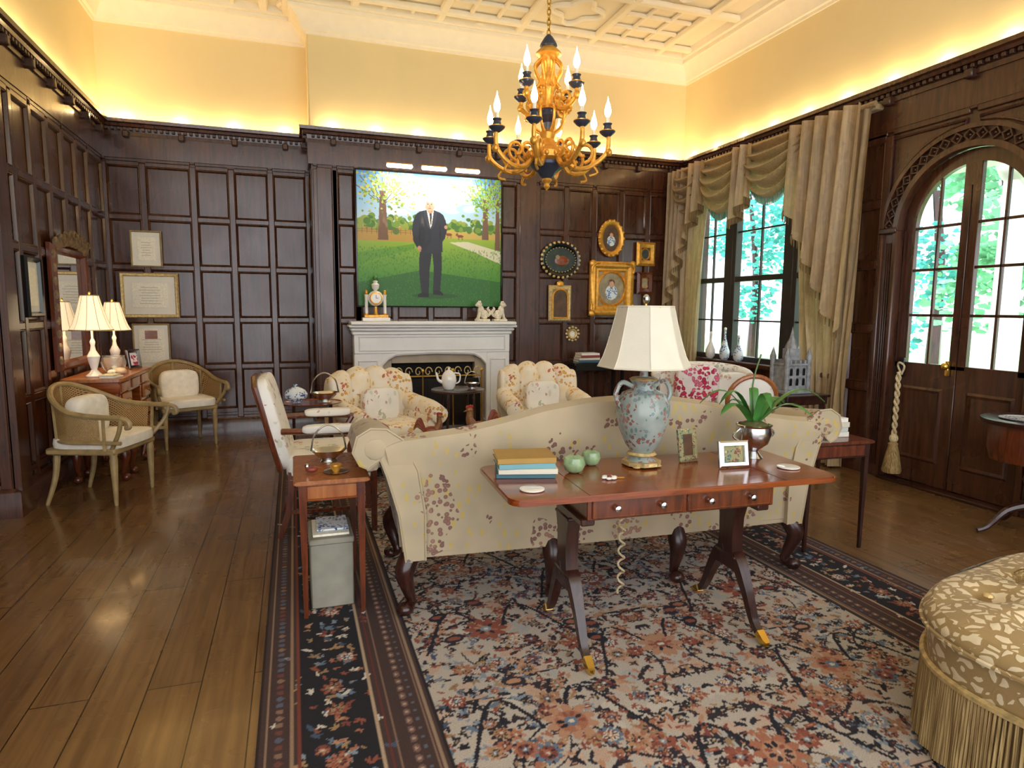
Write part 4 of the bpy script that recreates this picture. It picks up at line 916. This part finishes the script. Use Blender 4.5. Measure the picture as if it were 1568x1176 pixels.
def dlamp(x,y,s):
    b=MB(); c=(x,y,.861)
    b.lathe([(.06*s,0),(.065*s,.01),(.04*s,.03),(.02*s,.06),(.035*s,.12),(.045*s,.17),(.02*s,.22),(.014*s,.26),(.02*s,.29),(.008,.32),(.008,.42)],PORC,c,20)
    shade(b,c,.145*s,.06*s,.36*s,.62*s,SHADE,GOLDP,10); b.tube([(x,y,.861+.4),(x,y,.861+.63*s)],.004,BRASS,5); b.sell((x,y,.861+.64*s),(.01,.01,.014),BRASS,nu=8,nv=6)
    b.done('desk_lamp',c); return (x,y,.861+.46*s)
LP=[dlamp(-1.58,6.13,1.08),dlamp(-1.6,6.9,1.0)]
b=MB(); b.lathe([(.05,0),(.09,.04),(.1,.09),(.085,.14),(.09,.15),(.085,.145),(.08,.1),(.04,.02),(0,.015)],GLASS,(-1.52,6.48,.861),20); b.done('glass_bowl',(-1.52,6.48,.861))
b=MB(); b.sell((-1.43,6.30,.89),(.05,.05,.03),simple('shell',hx('#e0c8a8'),.4,bump=.5)); b.sell((-1.48,6.24,.885),(.035,.03,.025),CHINTW,nu=12,nv=8); b.done('porcelain_ornament',(-1.45,6.27,.861))
books('book_stack.002',(-1.44,6.02,.861),[(.16,.12,.015),(.15,.11,.012)],['#e9e4d8','#d8cfae'],rz=80)
b=MB(); b.M=T((-1.44,6.85,.861+.09),rz=60,rx=-8)@Matrix.Rotation(pi,4,'Z'); b.ring(.16,.18,[(0,-.006),(0,.008),(.01,.014),(.03,.01),(.034,.002)],SILV); b.box((0,-.003,0),(.15,.006,.17),PINK,.001); b.done('picture_frame.002',(-1.44,6.85,.861))
def canechair(x,y,rz):
    b=MB()
    b.sell((0,-.02,.455),(.27,.26,.05),CUSH,.35,.35,nu=28,nv=10); b.box((0,0,.40),(.54,.5,.05),CREAMW,.012)
    def arc(t):
        a=t*2.0; return (.30*sin(a),.28*cos(a)) if abs(a)<pi/2 else (math.copysign(.30+.02*(abs(a)-pi/2),a),-(abs(a)-pi/2)*.75)
    N_=25; ts=[-1+2*k/(N_-1) for k in range(N_)]
    hz=lambda t:.66+.20*(cos(min(abs(t)/1.0,1)*pi)+1)/2
    rail=[(arc(t)[0]*1.06,arc(t)[1]*1.06,hz(t)) for t in ts]; b.tube(rail,.02,CREAMW,8)
    low=[(arc(t)[0],arc(t)[1],.475) for t in ts]; b.tube(low,.014,CREAMW,6)
    b.grid(lambda u,v:((lambda t:(arc(t)[0]*(1+.05*v),arc(t)[1]*(1+.05*v),.475+(hz(t)-.49)*v))(-.9+1.8*u)),25,4,CANE)
    for t in (-.92,-.45,0,.45,.92): b.tube([(arc(t)[0],arc(t)[1],.42),(arc(t)[0]*1.05,arc(t)[1]*1.05,hz(t))],.013,CREAMW,6)
    for s_ in (-1,1):
        q=rail[0] if s_<0 else rail[-1]; b.tube(crv([q,(q[0],q[1]-.05,q[2]-.02),(q[0],q[1]-.06,q[2]-.06),(q[0],q[1]-.03,q[2]-.07)],4),.018,CREAMW,8)
        b.tube(crv([(q[0],q[1],q[2]-.01),(q[0]*.95,q[1]+.03,.55),(s_*.25,-.22,.42)],4),.016,CREAMW,8)
        b.lathe([(.012,0),(.014,.02),(.028,.34),(.024,.36),(.03,.40)],CREAMW,(s_*.24,-.22,0),12)
        b.tube(crv([(s_*.21,.2,.4),(s_*.22,.22,.2),(s_*.24,.28,0)],4),[.026,.02,.013],CREAMW,8)
    b.sell((0,.1,.62),(.19,.07,.16),CUSH,.5,.4)
    b.done('cane_armchair',M=T((x,y,0),rz=rz))
canechair(-1.40,5.52,72); canechair(-1.13,7.44,25)
b=MB(); slab(b,.23,.28,.01,.68,.02,MAHV); b.box((0,0,.62),(.42,.52,.09),DMAH,.004); b.box((0,-.262,.62),(.34,.008,.065),MAHV,.002)
for x in (-.2,.2):
    for y in (-.24,.24): legt(b,x,y,.66,.022,.012,DMAH)
b.done('side_table.001',M=T((3.08,3.17,0.0),rz=-4))
b=MB(); F=CHINTW
b.box((0,0,.26),(1.0,.6,.2),F,.03); b.sell((0,-.04,.42),(.46,.3,.09),F,.3,.3,nu=30,nv=12)
b.grid(lambda u,v:((lambda a:(.52*sin(a),.10+.22*cos(a),.3+v*(.49+.08*cos(a))))(-1.75+3.5*u)),30,6,F); b.grid(lambda u,v:((lambda a:(.46*sin(a),.08+.17*cos(a),.3+v*(.49+.08*cos(a))))(-1.75+3.5*u)),30,6,F)
b.tube([(.49*sin(a),.09+.195*cos(a),.79+.08*cos(a)) for a in np.linspace(-1.75,1.75,30)],.045,F,10)
for x in (-.45,.45):
    for y in (-.25,.25): b.lathe([(.015,0),(.028,.16)],MAHV,(x,y,0),10)
b.sell((-.12,-.06,.72),(.22,.08,.19),PINK,.5,.4); b.sell((.25,-.04,.66),(.17,.07,.17),CHINTW,.5,.4)
b.done('settee',M=T((3.92,5.45,0.0),rz=-14))
b=MB(); b.sell((0,0,.44),(.25,.24,.06),CHINTZ,.35,.35); b.box((0,0,.39),(.48,.46,.05),YEW,.012)
b.M=T((0,.24,.74),rx=-10); b.tube([(.2*cos(a),0,.19*sin(a)) for a in np.linspace(0,2*pi,28,endpoint=False)],.02,YEW,8,closed=True); b.sell((0,0,0),(.185,.035,.175),CHINTW,nu=24,nv=10); b.M=Matrix.Identity(4)
for s_ in (-1,1):
    b.tube([(s_*.1,.22,.4),(s_*.1,.22,.57)],.016,YEW,6); b.lathe([(.012,0),(.026,.38)],YEW,(s_*.21,-.2,0),10); b.lathe([(.012,0),(.024,.38)],YEW,(s_*.2,.2,0),10)
b.done('medallion_chair',M=T((3.54,4.45,0.0),rz=165))
b=MB(); slab(b,.24,.24,.01,.71,.02,DMAH); b.box((0,0,.66),(.44,.44,.07),DMAH,.004)
for x in (-.19,.19):
    for y in (-.19,.19): legt(b,x,y,.68,.026,.016,DMAH)
b.done('lamp_table',M=T((4.26,4.66,0)))
b=MB(); b.M=T((4.25,4.66,.711)); CS=simple('blue_grey_ceramic',hx('#8a8c8e'),.4,var=.35,scale=25,bump=.3)
b.box((0,0,.015),(.3,.24,.03),CS,.004); b.box((0,0,.14),(.24,.18,.22),CS,.003); b.box((0,0,.26),(.26,.2,.02),CS,.003)
for x in (-.12,.12):
    for y in (-.09,.09): b.lathe([(.022,.03),(.022,.3),(.028,.3),(.028,.33),(.0,.42)],CS,(x,y,0),10)
for x in np.linspace(-.08,.08,4): b.box((x,0,.285),(.022,.19,.03),CS,.002)
for z in (.1,.19):
    for x in (-.07,0,.07): b.box((x,-.091,z),(.03,.004,.055),EBO,.001); b.sell((x,-.091,z+.027),(.015,.004,.014),EBO,nu=8,nv=6)
b.box((0,0,.34),(.11,.1,.12),CS,.003); b.lathe([(.06,.4),(.05,.43),(.02,.5),(.008,.56),(0,.6)],CS,(0,0,0),8); b.done('model_castle',(4.25,4.66,.711))
for i,(y,h) in enumerate(((6.1,.26),(6.35,.34),(6.62,.28))):
    b=MB(); z=.866; b.lathe([(.03,0),(.055,.03),(.06,.1),(.03,h*.6),(.014,h*.75),(.013,h),(.018,h+.01)],BLUEW if i<2 else PORC,(4.81,y,z),16); b.sell((4.81,y,z+h+.025),(.018,.018,.02),PORC,nu=10,nv=8); b.done('porcelain_bottle',(4.81,y,z))
b=MB(); slab(b,.36,.16,.02,.80,.03,EBO); b.box((0,0,.74),(.66,.28,.08),EBO,.006)
for x in (-.31,.31):
    for y in (-.12,.12): legt(b,x,y,.72,.022,.014,EBO)
b.done('console_table',M=T((3.55,7.2,0)))
books('book_stack.003',(3.42,7.18,.801),[(.28,.2,.03),(.27,.2,.028),(.26,.19,.03),(.25,.18,.025)],['#3c5a6a','#d8d2c0','#8a3f34','#e9e4d8'],rz=0)
b=MB(); c_=(3.78,7.2,.801); b.lathe([(.06,0),(.065,.015),(.03,.03),(.025,.07),(.03,.08)],EBO,c_,16); b.sell((c_[0],c_[1],c_[2]+.14),(.07,.045,.06),MARB); b.tube([(c_[0],c_[1],c_[2]+.17),(c_[0],c_[1],c_[2]+.22)],.025,MARB,10); b.sell((c_[0],c_[1]-.005,c_[2]+.265),(.042,.048,.056),MARB); b.sell((c_[0],c_[1]-.05,c_[2]+.26),(.008,.012,.012),MARB,nu=8,nv=6); b.sell((c_[0],c_[1]+.01,c_[2]+.285),(.046,.048,.046),MARB,.8,.8); b.done('marble_bust',c_)
b=MB(); c_=(4.50,2.74,0); b.lathe([(.30,.735),(.31,.75),(.31,.765),(.29,.77),(0,.765)],DMAH,c_,32); b.lathe([(.25,.50),(.27,.58),(.26,.735)],MAHV,c_,32); b.lathe([(.05,.12),(.06,.16),(.035,.22),(.03,.30),(.055,.37),(.04,.45),(.24,.51)],DMAH,c_,20)
for k in range(4): a=pi/4+k*pi/2+.3; b.tube(crv([(c_[0]+.03*cos(a),c_[1]+.03*sin(a),.2),(c_[0]+.14*cos(a),c_[1]+.14*sin(a),.16),(c_[0]+.24*cos(a),c_[1]+.24*sin(a),.05),(c_[0]+.3*cos(a),c_[1]+.3*sin(a),.02)],5),[.03,.024,.018,.016],DMAH,8)
b.done('pedestal_table',c_)
b=MB(); b.lathe([(.12,0),(.14,.01),(.12,.006),(0,.006)],BLUEW,(4.40,2.76,.77),24); b.done('porcelain_plate',(4.40,2.76,.77))
b=MB(); tx,ty=4.75,3.98; 
for q in (0,pi): b.tube([(tx+.012*cos(t+q),ty+.012*sin(t+q),.95-.55*t/26) for t in np.linspace(0,26,90)],.011,ROPE,6)
b.tube(crv([(tx+.03,ty,.93),(tx+.02,ty+.03,1.0),(tx,ty,1.03),(tx+.02,ty-.03,1.0),(tx+.03,ty,.93)],4),.008,ROPE,6)
b.sell((tx,ty,.39),(.035,.035,.04),ROPE); b.lathe([(.025,.36),(.04,.345),(.035,.33),(.055,.24),(.075,.12),(.07,.1),(0,.1)],FRINGE,(tx,ty,0),28)
b.done('curtain_tassel',(tx,ty,.5))

# ottoman
b=MB(); n=56
def se(a,hx_,hy_,e=.72): return (hx_*math.copysign(abs(cos(a))**e,cos(a)),hy_*math.copysign(abs(sin(a))**e,sin(a)))
HXo,HYo=.64,.48
def side(z0,z1,k0,k1,m,f=0):
    b.grid(lambda u,v:(lambda p_,q_:(p_[0]*q_,p_[1]*q_,z0+(z1-z0)*v))(se(2*pi*u,HXo,HYo),k0+(k1-k0)*v),n*2,5,m,cu=True)
FT=.285
side(FT,.40,1.0,1.02,DAM); 
b.grid(lambda u,v:(lambda a,p_:(p_[0]*(1.02+.035*sin(pi*v)-.03*v),p_[1]*(1.02+.035*sin(pi*v)-.03*v),.40+.07*v))(2*pi*u,se(2*pi*u,HXo,HYo)),n*2,8,DAM,cu=True)
TUF=[(i*.24+(.12 if j%2 else 0)-.42,j*.2-.3) for i in range(4) for j in range(4)]
def topf(u,v):
    a=2*pi*u; r=1-v; p_=se(a,HXo*.99,HYo*.99); x,y=p_[0]*r,p_[1]*r
    z=.47+.045*(1-r**4)
    for bx,by in TUF:
        d=math.hypot(x-bx,y-by); z-=.05*math.exp(-(d/.055)**2)
    ang=abs(sin(4*a)); z-=.012*(1-ang)*(r>.3)
    return (x,y,z)
b.grid(topf,n*2,22,DAM,cu=True)
for bx,by in TUF:
    if (bx/HXo)**2+(by/HYo)**2<.8: b.sell((bx,by,.478),(.018,.018,.01),GOLDP,nu=8,nv=6)
b.tube([(*[q*1.02 for q in se(2*pi*k/80,HXo,HYo)],FT) for k in range(80)],.013,GOLDP,6,closed=True)
b.tube([(*[q*1.045 for q in se(2*pi*k/80,HXo,HYo)],.415) for k in range(80)],.008,DAM,6,closed=True)
for k in range(330):
    a=2*pi*k/330; p_=se(a,HXo,HYo); b.tube([(p_[0]*1.02,p_[1]*1.02,FT),(p_[0]*(1.035+.01*sin(k*7)),p_[1]*(1.035+.01*sin(k*7)),.012)],.0058,FRINGE,5)
side(.02,FT,.99,1.0,FRINGE)
b.done('tufted_ottoman',M=T((2.57,1.21,.007),rz=10))
b=MB()
b.tube(crv([(2.36,1.47,.527),(2.42,1.39,.537),(2.50,1.41,.54),(2.46,1.47,.537),(2.38,1.43,.537)],5),.008,FRINGE,6); b.sell((2.43,1.42,.54),(.03,.03,.02),FRINGE); 
for k in range(14): a=k*.45; b.tube(crv([(2.43,1.42,.54),(2.43+.05*cos(a),1.42+.05*sin(a),.55),(2.43+.08*cos(a),1.42+.08*sin(a),.525)],3),.004,FRINGE,5)
b.done('key_tassel',(2.43,1.42,.53))

# ---------------------------------------------------------------- curtains
def drape(b,y0t,y1t,y0b,y1b,zt,zb,x,npl=7,amp=.05,bulge=None,m=SILK,ph=0,nv=34):
    def fn(u,v):
        z=zt+(zb-zt)*v; k=bulge(v) if bulge else v; ya=y0t+(y0b-y0t)*k; yb=y1t+(y1b-y1t)*k
        a=amp*(.6+.4*sin(v*3+u*5)); return (x-.02-a*(.5+.5*sin(u*npl*2*pi+ph+.8*sin(v*4))),ya+(yb-ya)*u+.012*sin(v*9+u*20),z)
    b.grid(fn,npl*12,nv,m)
XC=XR-.10
def swag(b,y0,y1,z0,z1,sag0,sag1,x,m=SILK,trim=TRIM):
    def P(u,v):
        y=y0+(y1-y0)*u; zt=z0+(z1-z0)*u; s=sag0+(sag1-sag0)*v; par=4*u*(1-u); 
        return (x-.02-.14*par*sin(pi*min(1,v*.9+.05))-.06*sin(v*4.5*2*pi)*par**.5,y,zt-.03*v-s*(par**.7))
    b.grid(P,32,60,m)
    for k in range(60):
        u=(k+.5)/60; q=P(u,1.); b.tube([q,(q[0],q[1],q[2]-.075)],[.009,.005],trim,4)
def jabot(b,ya,yb,zt,za,zb,x,m=SILK,trim=TRIMB,npl=4):
    def P(u,v):
        z1=za+(zb-za)*u; return (x-.05-.05*sin(u*npl*2*pi+.5),ya+(yb-ya)*u*(1-.15*v)+.04*sin(u*npl*2*pi)*v,zt+(z1-zt)*v)
    b.grid(P,npl*14,24,m)
    for k in range(70):
        q=P((k+.5)/70,1.); b.tube([q,(q[0],q[1],q[2]-.07)],[.010,.006],trim,4)
b=MB()
drape(b,7.36,6.62,7.38,6.80,3.2,.02,XC,6,.11,lambda v:sin(min(1,v*1.5)*pi/2))
drape(b,5.20,4.42,4.98,4.50,3.2,.02,XC,7,.12,lambda v:min(1,v*1.3))
swag(b,7.36,6.60,3.20,3.19,.0,.56,XC-.06); swag(b,6.76,5.86,3.19,3.19,.0,.62,XC-.09); swag(b,6.04,5.08,3.19,3.2,.0,.56,XC-.06)
jabot(b,7.38,6.98,3.19,1.45,2.35,XC-.09); jabot(b,6.84,6.60,3.19,2.45,2.7,XC-.15,npl=2); jabot(b,6.02,5.78,3.19,2.40,2.65,XC-.15,npl=2)
jabot(b,5.24,4.44,3.22,2.45,1.25,XC-.10,npl=5)
b.tube([(XC-.03,7.42,3.21),(XC-.03,4.40,3.21)],.025,SILK,8); b.box((XC+.03,5.9,3.19),(.1,3.0,.05),SILK,.01)
b.done('window_curtains',(XC,5.9,1.6))

# ---------------------------------------------------------------- chandelier
CHX,CHY=1.71,4.30
b=MB(); b.M=T((CHX,CHY,0))
b.lathe([(.07,CZ),(.065,CZ-.02),(.02,CZ-.06),(.0,CZ-.07)],BRASS,(0,0,0),20)
z=CZ-.07; k=0
while z>3.31:
    pts=[(.012*cos(a),0,z-.02+.022*sin(a)) if k%2 else (0,.012*cos(a),z-.02+.022*sin(a)) for a in np.linspace(0,2*pi,10,endpoint=False)]
    b.tube(pts,.0045,BRASS,5,closed=True); z-=.034;k+=1
b.lathe([(.01,3.31),(.03,3.29),(.055,3.25),(.06,3.235),(.05,3.225)],NAVY,(0,0,0),24)
b.lathe([(.05,3.225),(.085,3.19),(.09,3.175),(.07,3.165),(.05,3.14),(.045,3.08),(.06,3.0),(.065,2.97),(.04,2.93),(.035,2.86),(.05,2.82)],GOLD,(0,0,0),24)
b.lathe([(.045,2.82),(.065,2.80),(.07,2.77),(.03,2.73),(.03,2.68)],NAVY,(0,0,0),24)
b.lathe([(.035,2.68),(.055,2.66),(.045,2.62),(.07,2.58),(.12,2.56),(.155,2.52),(.155,2.48),(.12,2.46)],GOLD,(0,0,0),28)
b.lathe([(.12,2.47),(.12,2.44),(.10,2.42),(.06,2.39),(.05,2.37),(.025,2.35)],NAVY,(0,0,0),28); b.lathe([(.03,2.36),(.035,2.34),(.018,2.32),(.022,2.30),(0,2.27)],GOLD,(0,0,0),14)
for k in range(16): a=2*pi*k/16; b.sell((.157*cos(a),.157*sin(a),2.50),(.015,.015,.02),GOLD,nu=8,nv=6)
for k in range(8):
    a=2*pi*k/8; b.tube(crv([(.05*cos(a),.05*sin(a),3.15),(.10*cos(a),.10*sin(a),3.09),(.06*cos(a),.06*sin(a),3.0),(.09*cos(a),.09*sin(a),2.95)],4),.010,GOLD,6)
    b.tube(crv([(.05*cos(a),.05*sin(a),2.84),(.12*cos(a),.12*sin(a),2.80),(.10*cos(a),.10*sin(a),2.70),(.04*cos(a),.04*sin(a),2.66)],4),.009,GOLD,6)
def arm(R,a,zc,zr,sc_):
    ca,sa=cos(a),sin(a); Q=lambda r,z:(r*ca,r*sa,z)
    b.tube(crv([Q(.10*sc_+.02,zr),Q(R*.45,zr-.08*sc_),Q(R*.72,zr-.08*sc_),Q(R*.98,zr+.0),Q(R*1.02,zc-.05),Q(R,zc-.02)],6),[.020,.018,.017,.016,.014,.014],GOLD,8)
    b.tube([Q(R*.62+.06*sc_*cos(t)*(1-t/8),zr+.02+.06*sc_*sin(t)*(1-t/8)) for t in np.linspace(-1.5,5,16)],.012,GOLD,6)
    b.tube([Q(R*.38+.05*sc_*cos(t)*(1-t/8),zr+.04+.05*sc_*sin(t)*(1-t/8)) for t in np.linspace(-1.5,5,14)],.011,GOLD,6)
    b.tube(crv([Q(R*.75,zr-.06*sc_),Q(R*.85,zr-.12*sc_),Q(R*.72,zr-.14*sc_)],4),.009,GOLD,6)
    b.sell(Q(R*1.03,zr+.01),(.024,.024,.028),GOLD,nu=8,nv=6)
    o=Q(R,zc); b.lathe([(.012,-.03),(.03,-.02),(.052,0),(.054,.008),(.03,.008)],NAVY,o,16); b.lathe([(.022,.005),(.030,.02),(.024,.045),(.032,.058)],NAVY,o,14); b.lathe([(.052,.004),(.056,.008),(.052,.012)],GOLD,o,16)
    b.lathe([(.013,.05),(.013,.10)],CUSH,o,10); b.lathe([(.010,.10),(.022,.125),(.023,.145),(.015,.18),(.006,.205),(.001,.235)],FLAME,o,10)
for k in range(8): arm(.415 if k%2 else .40,2*pi*k/8+.2,2.64 ,2.50,1.)
for k in range(4): arm(.235,2*pi*k/4+.55,2.94,2.86,.62)
b.done('chandelier',(CHX,CHY,2.8))

# ---------------------------------------------------------------- lights
def pt(loc,e,col,r=.03,name='bulb_light'):
    l=bpy.data.lights.new('bulb','POINT'); l.energy=e;l.color=col;l.shadow_soft_size=r; o=bpy.data.objects.new(name,l); o.location=loc; sc.collection.objects.link(o)
def ar(loc,rot,sx,sy,e,col,name='cove_strip_light'):
    l=bpy.data.lights.new('strip','AREA'); l.shape='RECTANGLE'; l.size=sx;l.size_y=sy;l.energy=e;l.color=col; o=bpy.data.objects.new(name,l); o.location=loc;o.rotation_euler=rot; sc.collection.objects.link(o)
WARM=(1,.72,.38)
def cove(p,q,step=.46):
    P,Q=Vector(p),Vector(q); Ln=(Q-P).length; n=max(1,round(Ln/step)); d=(Q-P).normalized(); nn=Vector((-d.y,d.x))
    for i in range(n):
        c=P+d*(Ln*(i+.5)/n)+nn*.05; pt((c.x,c.y,3.37),1.5,WARM,.012,'cove_bulb_light')
    c=(P+Q)/2+nn*.07; ar((c.x,c.y,3.36),(pi,0,math.atan2(d.y,d.x)),Ln*.97,.05,Ln*2.4,WARM)
cove((XR,2.2),(XR,Y2)); cove((XR,Y2),(XB,Y2)); cove((XB,Y1),(XL,Y1)); cove((XL,Y1),(XL,YP)); cove((XR,-1.2),(XR,2.2),.8)
ar((1.52,7.17,2.93),(radians(25),0,0),1.1,.04,8,(1,.95,.85),'picture_light_source')
for l_ in LP: pt(l_,3,(1,.75,.42),.03,'desk_lamp_bulb')
sun=bpy.data.lights.new('sun','SUN'); sun.energy=7.5; sun.angle=.02; sun.color=(1,.99,.96); so=bpy.data.objects.new('sun',sun); so.rotation_euler=Vector((.55,.25,-1)).to_track_quat('-Z','Y').to_euler(); sc.collection.objects.link(so)
w=bpy.data.worlds.new('sky'); sc.world=w; w.use_nodes=True; bg=w.node_tree.nodes['Background']; bg.inputs[0].default_value=(.93,.95,1,1); bg.inputs[1].default_value=3.1

# ---------------------------------------------------------------- camera
f,pi_,ya,ro=980.3046,.1173,.3281,.0075
F=Vector((sin(ya)*cos(pi_),cos(ya)*cos(pi_),-sin(pi_))); R=Vector((cos(ya),-sin(ya),0)); U=R.cross(F)
R,U=R*cos(ro)+U*sin(ro),-R*sin(ro)+U*cos(ro)
cd=bpy.data.cameras.new('camera'); cd.sensor_width=36; cd.lens=f/1568*36; cd.clip_end=200
co=bpy.data.objects.new('camera',cd); sc.collection.objects.link(co)
co.matrix_world=Matrix(((R.x,U.x,-F.x,0),(R.y,U.y,-F.y,0),(R.z,U.z,-F.z,1.45),(0,0,0,1)))
sc.camera=co
sc.view_settings.view_transform='Standard'
sc.view_settings.exposure=.08
